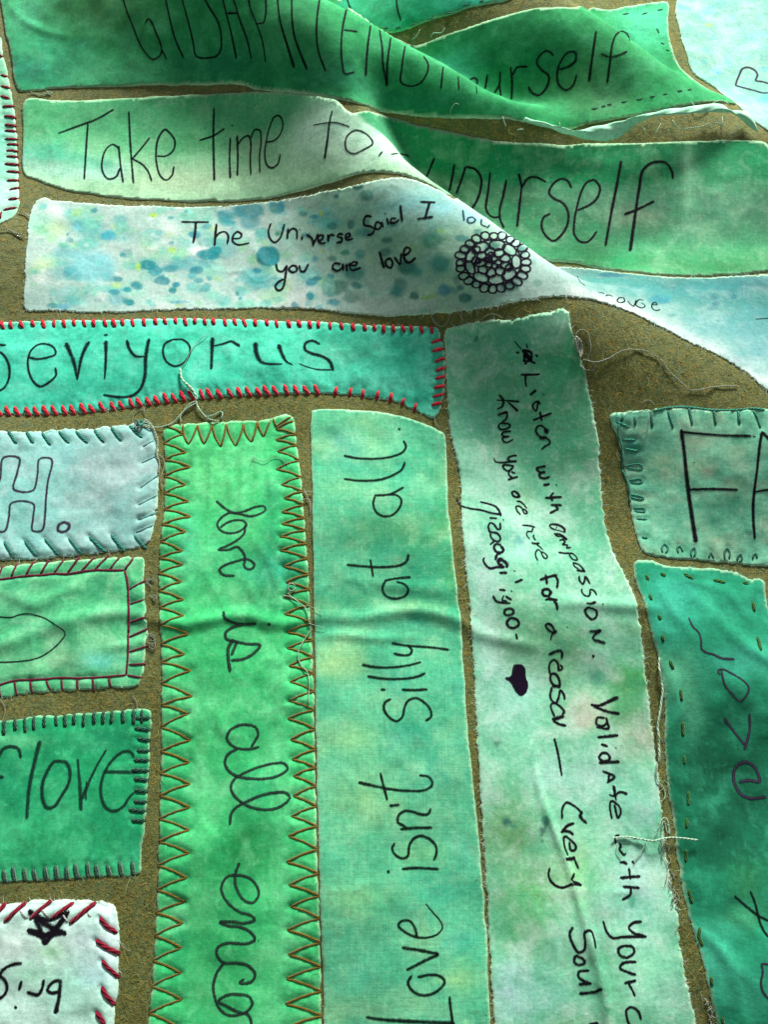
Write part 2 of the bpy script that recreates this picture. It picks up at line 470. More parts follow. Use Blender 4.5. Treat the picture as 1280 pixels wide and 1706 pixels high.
def near(P, Q, chunk=4000):
    d = np.empty(len(P))
    for i in range(0, len(P), chunk):
        d[i:i+chunk] = np.sqrt(((P[i:i+chunk, None] - Q[None]) ** 2).sum(2).min(1))
    return d

def world_outline(pts, step=0.0011):
    P = np.array([p[:2] for p in pts], float)
    b = np.array([len(p) > 2 for p in pts])
    W = np.where(b[:, None], hits(P, True), hits(P))[:, :2]
    return crom(W, step, True)

def blob_frame(x, y, rx, ry):
    c, u, v = hits([(x, y), (x + 3, y), (x, y + 3)])[:, :2]
    # size from the viewing distance, so that a slope does not stretch it
    A = np.stack([(u - c) / 3 * rx, (v - c) / 3 * ry], 1)
    lim = 0.42e-3
    for k, r in ((0, rx), (1, ry)):
        l = np.linalg.norm(A[:, k])
        if l > lim * r: A[:, k] *= lim * r / l
    return c, A

def smooth(t):
    t = np.clip(t, 0, 1); return t * t * (3 - 2 * t)

def dye_colors(XY, base, blobs, bands, seed):  # dye, plus light and shade put into some bands and blobs
    n = len(XY)
    wx = vnoise(XY[:, 0], XY[:, 1], 120, seed + 5) + .5 * vnoise(XY[:, 0], XY[:, 1], 260, seed + 6)
    wy = vnoise(XY[:, 0], XY[:, 1], 120, seed + 7) + .5 * vnoise(XY[:, 0], XY[:, 1], 260, seed + 8)
    C = np.tile(hexlin(base), (n, 1))
    for bd in bands:
        pts, width, col, st = bd[:4]
        crisp = bd[4] if len(bd) > 4 else 0.0
        W = hits(np.array(pts, float))[:, :2]
        L = crom(W, 0.002)
        D, _, _ = line_field(np.column_stack([L, np.zeros(len(L))]), XY[:, 0] + wx * 0.0012, XY[:, 1] + wy * 0.0012)
        q = D / (width * 0.29e-3)
        w = st * (np.exp(-q ** 2) if crisp == 0 else 1 - smooth((q - (1 - crisp)) / crisp))
        C += w[:, None] * (hexlin(col)[None] - C)
    for bl_ in blobs:
        x, y, rx, ry, col, st = bl_[:6]
        crisp = bl_[6] if len(bl_) > 6 else 0.0
        c, A = blob_frame(x, y, rx, ry)
        amp = 0.28 * min(np.linalg.norm(A[:, 0]), np.linalg.norm(A[:, 1]))
        if crisp: amp = min(amp, 0.0007)
        q = np.stack([XY[:, 0] + wx * amp - c[0], XY[:, 1] + wy * amp - c[1]])
        r = np.sqrt((np.linalg.solve(A, q) ** 2).sum(0))
        if crisp:
            w = st * (1 - smooth((r - (1 - crisp)) / crisp))
            w = np.maximum(w, st * 0.0) * (0.95 + 0.05 * smooth(r))      # a rim where the drop dried
        else:
            w = st * np.exp(-r ** 2)
        C += w[:, None] * (hexlin(col)[None] - C)
    return C

class Patch:
    pass

PATCHES = []
PUFF = 0.42
def patch(name, label, category, outline, base, mat, blobs=(), bands=(), grid=0.0015, lift=0.0003, puff=0.0, puff_in=0.004,
          dents=(), ragged=0.00012, group=None, seed=1, wr=0.00018, wr_scale=120, pull=0.0007, pale_edge=0.55, crease=0.0004, crease_scale=34, edge_col='d8f0cc'):
    wr = wr * 1.7
    P = Patch(); P.name = name
    W = world_outline(outline)
    # rough cut edge
    T = np.roll(W, -1, 0) - np.roll(W, 1, 0); T /= np.linalg.norm(T, axis=1)[:, None] + 1e-12
    nr = np.stack([T[:, 1], -T[:, 0]], 1)
    area2 = (W[:, 0] * np.roll(W[:, 1], -1) - np.roll(W[:, 0], -1) * W[:, 1]).sum()
    if area2 > 0: nr = -nr                      # nr points inwards
    rr = np.random.default_rng(seed + 100)
    W = W + nr * (ragged * rr.standard_normal(len(W)) + 0.0003 * vnoise(W[:, 0], W[:, 1], 160, seed))[:, None]
    # where thread is pulled tight the edge is drawn in and the cloth is pressed down
    dn = []
    for s in dents:
        s = np.asarray(s, float)
        Q = hits(s)[:, :2]
        dn.append(Q)
    if dn and pull:
        for Q in dn:
            d = np.minimum(np.linalg.norm(W - Q[0], axis=1), np.linalg.norm(W - Q[-1], axis=1))
            W = W + nr * (pull * np.exp(-(d / 0.0016) ** 2))[:, None]
    P.W = W
    x0, y0 = W.min(0); x1, y1 = W.max(0)
    gx = np.arange(x0, x1, grid); gy = np.arange(y0, y1, grid * 0.9)
    X, Y = np.meshgrid(gx, gy); X = X + (np.arange(len(gy)) % 2)[:, None] * grid * 0.5
    I = np.stack([X.ravel(), Y.ravel()], 1)
    I += rr.uniform(-.12, .12, I.shape) * grid
    I = I[inside(W, I)]
    dI = near(I, W)
    keep = dI > 0.55 * grid
    I, dI = I[keep], dI[keep]
    XY = np.vstack([W, I])
    n = len(W)
    res = delaunay_2d_cdt([Vector(p) for p in XY], [(i, (i + 1) % n) for i in range(n)], [], 1, 1e-7)
    XY = np.array([(v.x, v.y) for v in res[0]])
    tris = [tuple(f) for f in res[2]]
    d = near(XY, W)
    d[d < 1e-6] = 0
    z = sample(XY[:, 0], XY[:, 1]) + lift
    z = z + puff * PUFF * smooth(d / puff_in) + wr * vnoise(XY[:, 0], XY[:, 1], wr_scale, seed) * smooth(d / 0.003) + wr * 0.4 * vnoise(XY[:, 0], XY[:, 1], wr_scale * 2.3, seed + 1)
    # crisp little creases where the cloth was once crumpled
    cn = 1 - np.abs(vnoise(XY[:, 0] + .4 * XY[:, 1], XY[:, 1] * .7, crease_scale, seed + 40) + .35 * vnoise(XY[:, 0], XY[:, 1], crease_scale * 2.4, seed + 41))
    z = z + crease * np.clip(cn, 0, 1) ** 9 * smooth(vnoise(XY[:, 0], XY[:, 1], 22, seed + 42) * 1.2 + .4) * smooth(d / .004)
    for Q in dn:
        L = crom(Q, 0.0006)
        lo, hi = L.min(0) - .006, L.max(0) + .006
        m = np.where((XY > lo).all(1) & (XY < hi).all(1))[0]
        if len(m):
            dd = near(XY[m], L)
            z[m] -= np.minimum(0.0009, puff * 0.7) * np.exp(-(dd / 0.0011) ** 2)
    fl_ = sample(XY[:, 0], XY[:, 1]) + 0.00022        # never through the felt
    z = fl_ + 0.0003 * np.logaddexp(0, (z - fl_) / 0.0003)
    c = np.array([XY[:, 0].mean(), XY[:, 1].mean(), 0.0]); c[2] = float(sample(c[0], c[1]))
    e = bpy.data.objects.new(name, None); COL.objects.link(e)
    e.empty_display_size = 0.02
    e.location = c
    e["label"] = label; e["category"] = category
    if group: e["group"] = group
    P.e, P.c = e, c
    V = np.column_stack([XY, z])
    # skirt: the thickness of the cloth, down to the blanket
    ring = sorted(set(i for i in range(len(V)) if d[i] == 0))
    # boundary edges
    cnt = {}
    for t in tris:
        for a, b_ in ((t[0], t[1]), (t[1], t[2]), (t[2], t[0])):
            cnt[(a, b_)] = cnt.get((a, b_), 0) + 1
    bd = [(a, b_) for (a, b_) in cnt if (b_, a) not in cnt]
    low = {}
    Vl = V.tolist()
    faces = list(tris)
    for a, b_ in bd:
        for q in (a, b_):
            if q not in low:
                low[q] = len(Vl)
                p = V[q]
                Vl.append([p[0], p[1], float(sample(p[0], p[1])) - 0.0003])
        faces.append((b_, a, low[a], low[b_]))
    VV = np.array(Vl)
    me = mesh("fabric", VV - c, faces, mat)
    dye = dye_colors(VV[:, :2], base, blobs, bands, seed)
    # the bare thread ends along a cut edge took less dye
    dd = np.full(len(VV), 0.0); dd[:len(d)] = d
    pe = (pale_edge * np.exp(-(dd / 0.0005) ** 2))[:, None]
    dye = dye + pe * (hexlin(edge_col)[None] - dye)
    ca = me.color_attributes.new("dye", 'FLOAT_COLOR', 'POINT')
    ca.data.foreach_set("color", np.column_stack([dye, np.ones(len(dye))]).astype(np.float32).ravel())
    me.attributes.active_color = ca
    P.fabric = link("fabric", me, e)
    P.bvh = BVHTree.FromPolygons([Vector(p) for p in V], tris)
    PATCHES.append(P)
    return P

FELT_BVH = BVHTree.FromPolygons([v.co for v in bl.vertices], [tuple(p.vertices) for p in bl.polygons])

def cast_px(px, bvhs):
    """first surface met by the sight line of each photograph point"""
    out = []
    for r in rays(px):
        d = Vector(r).normalized(); best = None
        for B in bvhs:
            h = B.ray_cast(Vector(CAM), d)
            if h[0] is not None and (best is None or h[3] < best[3]): best = h
        if best is None:
            best = FELT_BVH.ray_cast(Vector(CAM), d)
        if best[0] is None:
            out.append((np.array([0, 0, 0.]), np.array([0, 0, 1.])))
            continue
        nn = np.array(best[1])
        out.append((np.array(best[0]), nn if nn[2] > 0 else -nn))
    return np.array([o[0] for o in out]), np.array([o[1] for o in out])

def drop(B, x, y, z):
    h = B.ray_cast(Vector((x, y, z + 0.02)), Vector((0, 0, -1)))
    return h[0].z if h[0] is not None else z

# --- ink strokes
def parse(txt, x0=0, y0=0, k=1.0):
    out = []
    for s in txt.split(';'):
        s = s.strip()
        if not s: continue
        wd = None
        if '@' in s:
            s, wd = s.split('@'); wd = [float(q) for q in wd.split(',')]
        pts = [tuple(float(q) for q in p.split(',')) for p in s.split()]
        out.append((np.array([(x0 + a / k, y0 + b / k) for a, b in pts]), wd))
    return out

def write(P, strokes, width, mat, name="letter", **kw):
    """strokes that touch belong to one letter; every letter is a part of its patch"""
    S = [crom(p, 2.0) if len(p) > 1 else p for p, _ in strokes]
    grp = list(range(len(S)))
    for i in range(len(S)):
        for j in range(i):
            if grp[i] != grp[j] and (((S[i][:, None] - S[j][None]) ** 2).sum(2).min() < 5.5 ** 2 or (name != "letter")):
                a, b_ = grp[i], grp[j]
                grp = [b_ if g == a else g for g in grp]
    for g in dict.fromkeys(grp):
        write_one(P, [s for s, q in zip(strokes, grp) if q == g], width, mat, name, **kw)

def write_one(P, strokes, width, mat, name="letter", step=1.8, jitter=0.10):
    """each stroke a ribbon of ink lying in the cloth"""
    V, Fc, E = [], [], []
    for pts, wd in strokes:
        w0, w1 = (wd if wd and len(wd) == 2 else (wd[0], wd[0]) if wd else (width, width))
        if len(pts) == 1:
            pts = np.vstack([pts, pts + [[1.5, .5]]])
        S = crom(pts, step)
        S = S[np.r_[True, np.linalg.norm(np.diff(S, axis=0), axis=1) > 0.3]]
        if len(S) < 2: continue
        Pw, Nw = cast_px(S, [P.bvh])
        m = len(S)
        T = np.gradient(Pw, axis=0)
        # where the fold hides the stroke the ribbon is cut
        jump = np.linalg.norm(np.diff(Pw, axis=0), axis=1)
        T /= np.linalg.norm(T, axis=1)[:, None] + 1e-12
        side = np.cross(Nw, T); side /= np.linalg.norm(side, axis=1)[:, None] + 1e-12
        dist = np.linalg.norm(Pw - CAM, axis=1) / np.linalg.norm(rays(S), axis=1)
        t = np.linspace(0, 1, m)
        jt = 1 + jitter * vnoise(t * 7 + rng.random() * 50, t * 0 + 3.1, 1.0, 77)
        hw = 0.5 * (w0 + (w1 - w0) * t) * dist * jt * 1.42
        for k_, q in ((0, .55), (m - 1, .55)): hw[k_] *= q
        Pw[0] -= T[0] * hw[0] * 0.6; Pw[-1] += T[-1] * hw[-1] * 0.6
        b0 = len(V)
        for i in range(m):
            for s_, ed in ((-1, 0.0), (0, 1.0), (1, 0.0)):
                q = Pw[i] + side[i] * hw[i] * s_
                q = np.array([q[0], q[1], drop(P.bvh, q[0], q[1], q[2])]) + Nw[i] * 0.00013
                V.append(q); E.append(ed if 0 < i < m - 1 else ed * 0.75)
        for i in range(m - 1):
            if jump[i] > 0.004: continue
            for s_ in (0, 1):
                a = b0 + 3 * i + s_
                Fc.append((a, a + 1, a + 4, a + 3))
    if not V: return
    me = mesh(name, np.array(V) - P.c, Fc, mat)
    at = me.attributes.new("edge", 'FLOAT', 'POINT'); at.data.foreach_set("value", np.array(E, np.float32))
    return link(name, me, P.e)

def blot(P, poly, mat, name="handwriting"):
    """a filled-in ink shape"""
    S = crom(np.array(poly, float), 2.0, True)
    W = cast_px(S, [P.bvh])[0][:, :2]
    gx = np.arange(W[:, 0].min(), W[:, 0].max(), .0008); gy = np.arange(W[:, 1].min(), W[:, 1].max(), .0008)
    X, Y = np.meshgrid(gx, gy); I = np.stack([X.ravel(), Y.ravel()], 1); I = I[inside(W, I)]; I = I[near(I, W) > .0004]
    XY = np.vstack([W, I]); n = len(W)
    r = delaunay_2d_cdt([Vector(p) for p in XY], [(i, (i + 1) % n) for i in range(n)], [], 1, 1e-7)
    V = np.array([(v.x, v.y, drop(P.bvh, v.x, v.y, sample(v.x, v.y) + .003) + .00014) for v in r[0]])
    d = near(V[:, :2], W)
    me = mesh(name, V - P.c, [tuple(f) for f in r[2]], mat)
    at = me.attributes.new("edge", 'FLOAT', 'POINT'); at.data.foreach_set("value", np.clip(d / 0.0006, 0, 1).astype(np.float32))
    return link(name, me, P.e)

# --- threads
def tube(pts, rad, sides=6, taper=0.6, flat=1.0):
    """pts (n,3) -> verts, faces, uv per loop"""
    n = len(pts)
    T = np.gradient(pts, axis=0); T /= np.linalg.norm(T, axis=1)[:, None] + 1e-12
    up = np.array([0, 0, 1.0])
    A = np.cross(up, T); A /= np.linalg.norm(A, axis=1)[:, None] + 1e-9
    B = np.cross(T, A)
    L = np.r_[0, np.cumsum(np.linalg.norm(np.diff(pts, axis=0), axis=1))]
    V, Fc, UV = [], [], []
    for i in range(n):
        r = rad * (taper if i in (0, n - 1) else 1.0)
        for k in range(sides):
            a = 2 * math.pi * k / sides
            V.append(pts[i] + A[i] * math.cos(a) * r + B[i] * math.sin(a) * r * flat)
    u = L / (2 * math.pi * rad)
    for i in range(n - 1):
        for k in range(sides):
            k2 = (k + 1) % sides
            Fc.append((i*sides + k, i*sides + k2, (i+1)*sides + k2, (i+1)*sides + k))
            UV += [(u[i], k / sides), (u[i], (k+1) / sides), (u[i+1], (k+1) / sides), (u[i+1], k / sides)]
    Fc.append(tuple(range(sides - 1, -1, -1))); UV += [(0, 0)] * sides
    Fc.append(tuple((n-1)*sides + k for k in range(sides))); UV += [(u[-1], 0)] * sides
    return V, Fc, UV

def thread_mesh(name, pts, rad, mat, origin, sides=6, taper=0.6, flat=1.0):
    V, Fc, UV = tube(pts, rad, sides, taper, flat)
    me = mesh(name, np.array(V) - origin, Fc, mat)
    uv = me.uv_layers.new(name="UVMap")
    uv.data.foreach_set("uv", np.array(UV, np.float32).ravel())
    return me

def stitch(P, pts, width, mat, name="stitch", arch=0.6, flat=0.8, sides=6, step=5.0):
    flat *= 0.75; arch *= 0.7; width *= 0.88 * rng.uniform(.88, 1.12)
    """a stitch from photograph points: comes up through the cloth, lies on it, goes down again"""
    S = crom(np.array(pts, float), step)
    if len(S) < 4: S = crom(np.array(pts, float), max(1.0, np.linalg.norm(np.diff(np.array(pts, float), axis=0), axis=1).sum() / 5))
    Pw, Nw = cast_px(S, [P.bvh, FELT_BVH])
    # inside the cloth the thread follows the cloth, not the gap
    dist = np.linalg.norm(Pw - CAM, axis=1) / np.linalg.norm(rays(S), axis=1)
    r = 0.5 * width * float(dist.mean())
    t = np.linspace(0, 1, len(S))
    lift = r * flat * 0.55 + arch * r * np.sin(np.pi * t) ** 0.7
    lift[0] = -0.3 * r; lift[-1] = -0.3 * r
    Q = Pw + Nw * lift[:, None]
    me = thread_mesh(name, Q, r, mat, P.c, sides, 0.75, flat)
    return link(name, me, P.e)

def loose(strands, width, mat, name, label=None, category=None, parent=None, seed=3, up=0.0006, step=4.0):
    """stray thread lying on whatever is underneath"""
    rr = np.random.default_rng(seed)
    allb = [FELT_BVH] + [p.bvh for p in PATCHES]
    V, Fc, UV = [], [], []
    for pts in strands:
        S = crom(np.array(pts, float), step)
        S = S + np.stack([vnoise(np.arange(len(S)) * .37, np.zeros(len(S)) + k, 1.0, seed + k) for k in (0, 1)], 1) * 0.8
        Pw, Nw = cast_px(S, allb)
        dist = np.linalg.norm(Pw - CAM, axis=1) / np.linalg.norm(rays(S), axis=1)
        r = 0.36 * width * float(dist.mean())
        h = r + up * (1 + vnoise(np.arange(len(S)) * .25, np.zeros(len(S)) + 5, 1.0, seed + 9))
        Q = Pw + np.array([0, 0, 1.0]) * h[:, None]
        K = Q.copy()
        if len(K) > 4:
            for _ in range(2): K[1:-1] = (K[:-2] + 2 * K[1:-1] + K[2:]) / 4
            K[:, 2] = np.maximum(K[:, 2], Pw[:, 2] + r * .8)
        v, f, uv = tube(K, r, 5, 0.5)
        o = len(V); V += v; Fc += [tuple(i + o for i in q) for q in f]; UV += uv
    V = np.array(V)
    if parent is not None:
        origin = parent.c
    else:
        origin = np.array([V[:, 0].mean(), V[:, 1].mean(), V[:, 2].min()])
    me = mesh(name, V - origin, Fc, mat)
    u = me.uv_layers.new(name="UVMap"); u.data.foreach_set("uv", np.array(UV, np.float32).ravel())
    ob = link(name, me, parent.e if parent is not None else None, None if parent is not None else origin)
    if label:
        ob["label"] = label; ob["category"] = category
    return ob

def ribbons(name, roots, dirs, lens, wid, cols, mat, origin, curl=0.5, rise=0.5, parent=None, kind="stuff", seed=1, segs=3, bvh=None):
    """many short fibres as thin crossed slivers in one mesh"""
    rr = np.random.default_rng(seed)
    n = len(roots)
    V = np.zeros((n, segs + 1, 2, 3)); 
    d = np.array(dirs, float); d /= np.linalg.norm(d, axis=1)[:, None] + 1e-12
    p = np.array(roots, float)
    ang = rr.normal(0, curl, n) / segs
    side_r = rr.normal(0, 1, (n, 3))
    for s in range(segs + 1):
        sd = np.cross(d, side_r); sd /= np.linalg.norm(sd, axis=1)[:, None] + 1e-9
        w = (wid * (1 - 0.75 * s / segs))[:, None]
        V[:, s, 0] = p - sd * w / 2; V[:, s, 1] = p + sd * w / 2
        p = p + d * (lens / segs)[:, None]
        c, sn = np.cos(ang), np.sin(ang)
        d = np.stack([d[:, 0]*c - d[:, 1]*sn, d[:, 0]*sn + d[:, 1]*c, d[:, 2] * (1 - rise / segs) - 0.06], 1)
        d /= np.linalg.norm(d, axis=1)[:, None] + 1e-12
    if bvh is None:
        flo = sample(V[..., 0], V[..., 1]) + 0.00015
        V[..., 2] = np.maximum(V[..., 2], flo)
    V = V.reshape(-1, 3)
    st = 2 * (segs + 1)
    base = (np.arange(n) * st)[:, None]
    Fq = np.concatenate([base + np.array([2*s, 2*s+1, 2*s+3, 2*s+2])[None] for s in range(segs)], 1).reshape(-1, 4)
    me = bpy.data.meshes.new(name)
    me.vertices.add(len(V)); me.vertices.foreach_set("co", (V - origin).ravel())
    me.loops.add(Fq.size); me.loops.foreach_set("vertex_index", Fq.ravel())
    me.polygons.add(len(Fq)); me.polygons.foreach_set("loop_start", np.arange(0, Fq.size, 4)); me.polygons.foreach_set("loop_total", np.full(len(Fq), 4))
    me.update()
    ca = me.color_attributes.new("dye", 'FLOAT_COLOR', 'POINT')
    cc = np.repeat(np.column_stack([cols, np.ones(n)]), st, 0)
    ca.data.foreach_set("color", cc.astype(np.float32).ravel())
    me.materials.append(mat)
    return link(name, me, parent, None, kind)

FIBRE = attr_fibre("loose_fibre")
def fray(P, density=900, length=0.0016, col='c8e0c8', seed=5, name="frayed_edge", spread=0.8, wid=0.00011):
    density *= 2.0; length *= 1.15
    """thread ends standing out of a cut edge"""
    rr = np.random.default_rng(seed)
    W = P.W
    T = np.roll(W, -1, 0) - W; l = np.linalg.norm(T, axis=1); T = T / (l[:, None] + 1e-12)
    n = int(l.sum() * density)
    i = rr.choice(len(W), n, p=l / l.sum())
    dens = smooth(0.5 + 1.1 * vnoise(W[i, 0], W[i, 1], 70, seed))
    i = i[rr.random(n) < 0.35 + 0.65 * dens]; n = len(i)
    xy = W[i] + T[i] * (rr.random(n) * l[i])[:, None]
    nr = np.stack([T[i, 1], -T[i, 0]], 1)
    area2 = (W[:, 0] * np.roll(W[:, 1], -1) - np.roll(W[:, 0], -1) * W[:, 1]).sum()
    if area2 < 0: nr = -nr
    z = sample(xy[:, 0], xy[:, 1]) + 0.0004
    d = np.column_stack([nr + T[i] * rr.normal(0, spread, n)[:, None], rr.uniform(-.1, .35, n)])
    L = length * rr.lognormal(-0.25, .5, n)
    base = hexlin(col)
    cols = np.clip(base[None] * rr.uniform(.7, 1.2, (n, 1)) + rr.normal(0, .03, (n, 3)), 0, 1)
    roots = np.column_stack([xy - nr * 0.0004, z])
    return ribbons(name, roots, d, L, np.full(n, wid) * rr.uniform(.7, 1.4, n), cols, FIBRE, P.c, 0.9, 0.5, P.e, "stuff", seed)
# ------------------------------------------------------------------ helpers for stitches
sr = random.Random(5)
def along(edge, spacing, jit=0.15, start=0.5):
    E = crom(np.array(edge, float), 2.0)
    L = np.r_[0, np.cumsum(np.linalg.norm(np.diff(E, axis=0), axis=1))]
    out = []; s = spacing * start
    while s < L[-1]:
        out.append((np.interp(s, L, E[:, 0]), np.interp(s, L, E[:, 1])))
        s += spacing * (1 + sr.uniform(-jit, jit))
    return out

def whip(edge, spacing, inward, depth, out=2.0, slant=0.0, jit=0.15, start=0.5):
    """over-and-over stitches: from just outside the edge to `depth` inside it"""
    ix, iy = inward; tx, ty = -iy, ix
    res = []
    for x, y in along(edge, spacing, jit, start):
        dd = depth * sr.uniform(.85, 1.15); ss = slant + sr.uniform(-2, 2)
        res.append([(x - ix*out, y - iy*out), (x + ix*dd + tx*ss, y + iy*dd + ty*ss)])
    return res

def segs(txt, x0, y0, k):
    return [[tuple(p) for p in s] for s, _ in parse(txt, x0, y0, k)]

# ------------------------------------------------------------------ threads and inks
RED = floss("red_floss", 'dc1c34', '8a0e20')
CRIMSON = floss("crimson_floss", '96102e', '4a0818', 7)
MAROON = floss("maroon_thread", '7e1838', '3a0a18')
TEAL = floss("teal_floss", '2a8f7c', '0e4a40')
PALETEAL = floss("pale_teal_floss", '8cc8c0', '4a8a84')
SEAGREEN = floss("sea_green_floss", '3a9c80', '1a5a48')
GOLD = floss("gold_thread", '8c7418', '54460a')
PINE = floss("pine_green_floss", '1f5a44', '0a2a1e')
GREYGREEN = floss("grey_green_thread", '86a894', '40584c')
WHITE = floss("white_floss", 'dfe6dc', '94a498')
OLIVE = floss("olive_floss", '2f6a1c', '16380a')
DARKGREEN = floss("dark_green_thread", '1a6a4c', '0a3a28')
STRAND = floss("cotton_strand", 'bfe0c4', '88b898', 6)
GREYSTRAND = floss("grey_cotton_strand", 'b4bca8', '7c8674', 6)

INK = ink("black_ink", '15121a')
INKTHIN = ink("thin_black_ink", '12161a', cover=0.93)
INKGREEN = ink("black_ink_on_green", '0c1c18', cover=0.9)
INKPURPLE = ink("purple_black_ink", '1a1024')
INKGREY = ink("grey_green_ink", '16352c', cover=0.85)
INKHOLLOW = ink("hollow_marker_ink", '141a1e', core='33463f', cover=0.95)
INKVIOLET = ink("violet_ink", '2a1c34', core='4a3a54', cover=0.95)
INKPEN = ink("teal_black_ink", '0f1c20', cover=0.92)

# ------------------------------------------------------------------ the patches
# --- the topmost strip
gid = [(-24,-140),(-8,-60),(2,15),(8,50),(18,92),(27,146),(32,152),(60,151),(100,148),(200,145),(300,143),(372,141),(400,142),(430,150),(480,154),(560,165),(600,174),(645,187),(700,195),(760,197),(830,198),(872,203),(905,211),(932,217),
       (985,206),(1012,202),(1060,192),(1110,182),(1170,172),(1205,171),(1226,174),(1126,100),(1117,70),(1113,40),(1112,6),(1085,6),(1050,12),(1012,18),(985,15),(960,14),(930,14),(870,20),(800,41),(740,60),(690,77),(440,-80),(300,-110),(100,-128)]
gid_run = segs("100,728 150,718;170,710 200,704;208,699 240,690;300,682 345,672;400,664 450,655;490,645 530,638;580,630 612,622;675,608 712,602;745,600 772,595;310,97 358,88;440,96 482,84;545,70 580,62;540,188 556,222;565,284 592,296;600,330 625,340", 960, 0, 4)
P_GID = patch("topmost_strip", "long deep green strip lettered in capitals and ending in yourself, folded across the top", "fabric strip", gid, '1f9654',
    cotton("cotton_topmost", 0.05, tuple(hexlin('50b880')), tuple(hexlin('0a6c44')), 0.34, seed=1.1),
    blobs=[(90,110,70,50,'169072',.6),(160,20,90,40,'4a9a5a',.8),(40,30,40,50,'52c898',.6),(40,120,40,30,'128a72',.7),(200,125,110,25,'52b884',.7),(480,60,80,50,'3f9e60',.6),(380,110,80,30,'0f7a58',.6),(560,130,90,30,'0a6a50',.6),
           (830,100,120,60,'178a5a',.7),(930,140,60,50,'2a8a4a',.5),(1000,150,60,50,'6ab070',.6),(1040,130,30,25,'1a8450',.7),(1080,40,50,40,'4fd0a4',.9),(1010,170,30,25,'64a47c',.5),(700,170,90,20,'1c8a66',.5),(760,110,40,30,'3cc0a0',.5)],
    seed=11, ragged=.00008, wr=.00022, dents=[], lift=.0005)
for s in gid_run: stitch(P_GID, s, 3.0, DARKGREEN, arch=.05, flat=.5)

# --- the strip tucked behind it at the top edge
top2 = [(856,-4),(790,12),(720,33),(655,55),(622,46,1),(590,32,1),(556,12,1),(520,-30,1),(500,-90,1),(700,-95),(905,-62),(925,-24)]
P_TOP = patch("dark_green_strip", "bright green strip at the top edge with dark running stitches above a brown gap", "fabric strip", top2, '17a878',
    cotton("cotton_dark_green", -0.2, tuple(hexlin('3cc898')), tuple(hexlin('067a50')), 0.4, seed=2.3),
    blobs=[(620,20,40,30,'0f9a64',.6),(700,10,60,30,'1cb084',.6),(780,2,40,20,'40c4b0',.6)], seed=12, puff=.0006)
for s in segs("340,200 370,195;425,196 462,190;532,182 566,166;655,136 690,129;782,96 830,90;905,36 950,30;1020,12 1052,2", 560, 0, 4.267): stitch(P_TOP, s, 3.8, DARKGREEN, arch=.05, flat=.5)

# --- speckled patch at the upper right
white = [(1128,-10),(1127,25),(1134,55),(1142,85),(1158,124),(1195,150),(1242,188),(1290,226),(1400,260),(1420,-60),(1400,-100),(1280,-100),(1128,-80)]
wr_ = random.Random(9)
wb = [(1200+wr_.uniform(-70,110), wr_.uniform(-30,190), wr_.uniform(6,16), wr_.uniform(4,10), wr_.choice(['7cc8bc','8cd4c8','6cc0b8','9cdcc0','5cb4b4']), wr_.uniform(.45,.95), .5) for _ in range(80)]
P_WHITE = patch("pale_speckled_patch", "pale aqua speckled patch at the upper right with an outlined heart", "fabric patch", white, '84bcac',
    cotton("cotton_pale_speckled", 0.1, tuple(hexlin('c4e0d4')), tuple(hexlin('64b0a4')), 0.3, seed=3.3),
    blobs=wb + [(1195,120,12,8,'5ab4d8',.8,.5),(1182,42,10,5,'9cd86a',.9,.5),(1250,10,40,16,'6ea8a0',.7),(1180,18,20,10,'7cc0e0',.7,.6),(1230,60,50,40,'b4e4dc',.5)], grid=.0012, seed=13)
P_WHITE_HEART = parse("1065,570 1075,535 1090,500 1110,460 1140,448 1170,455 1195,470 1212,500 1200,535 1250,545 1310,570 1330,590 1300,612 1260,620 1180,600 1120,585 1065,570@3.6", 960, 0, 4)

# --- red stitched patch at the left edge
leftp = [(-100,40),(-20,58),(0,64),(3,80),(10,112),(18,150),(24,190),(28,230),(30,270),(31,310),(30,350),(22,362),(5,371),(-20,380),(-100,388)]
left_s = segs("-12,372 12,380;0,500 52,515;0,574 72,590;0,640 64,660;12,712 94,710;24,775 108,786;28,832 110,842", 0, 0, 4) + segs("28,312 112,318;28,368 118,371;42,404 122,405;38,444 122,450;38,484 122,488;26,534 128,541;38,584 134,590;40,646 128,644;58,708 134,690;52,772 124,764;18,842 112,824;8,850 -2,900", 0, 140, 4)
P_LEFT = patch("narrow_edge_patch", "mint patch edged with dark red whip stitches at the left edge beside the strips", "fabric patch", leftp, '8fdab4',
    cotton("cotton_edge", 0.0, tuple(hexlin('d0f0dc')), tuple(hexlin('58b890')), 0.3, seed=4.1),
    blobs=[(5,240,25,50,'7ed8c4',.7),(10,330,25,30,'c0e8e0',.8),(10,130,20,30,'64b484',.6)], dents=left_s, puff=.0011, puff_in=.003, seed=14, grid=.0011)
for s in left_s: stitch(P_LEFT, s, 5.2, CRIMSON)

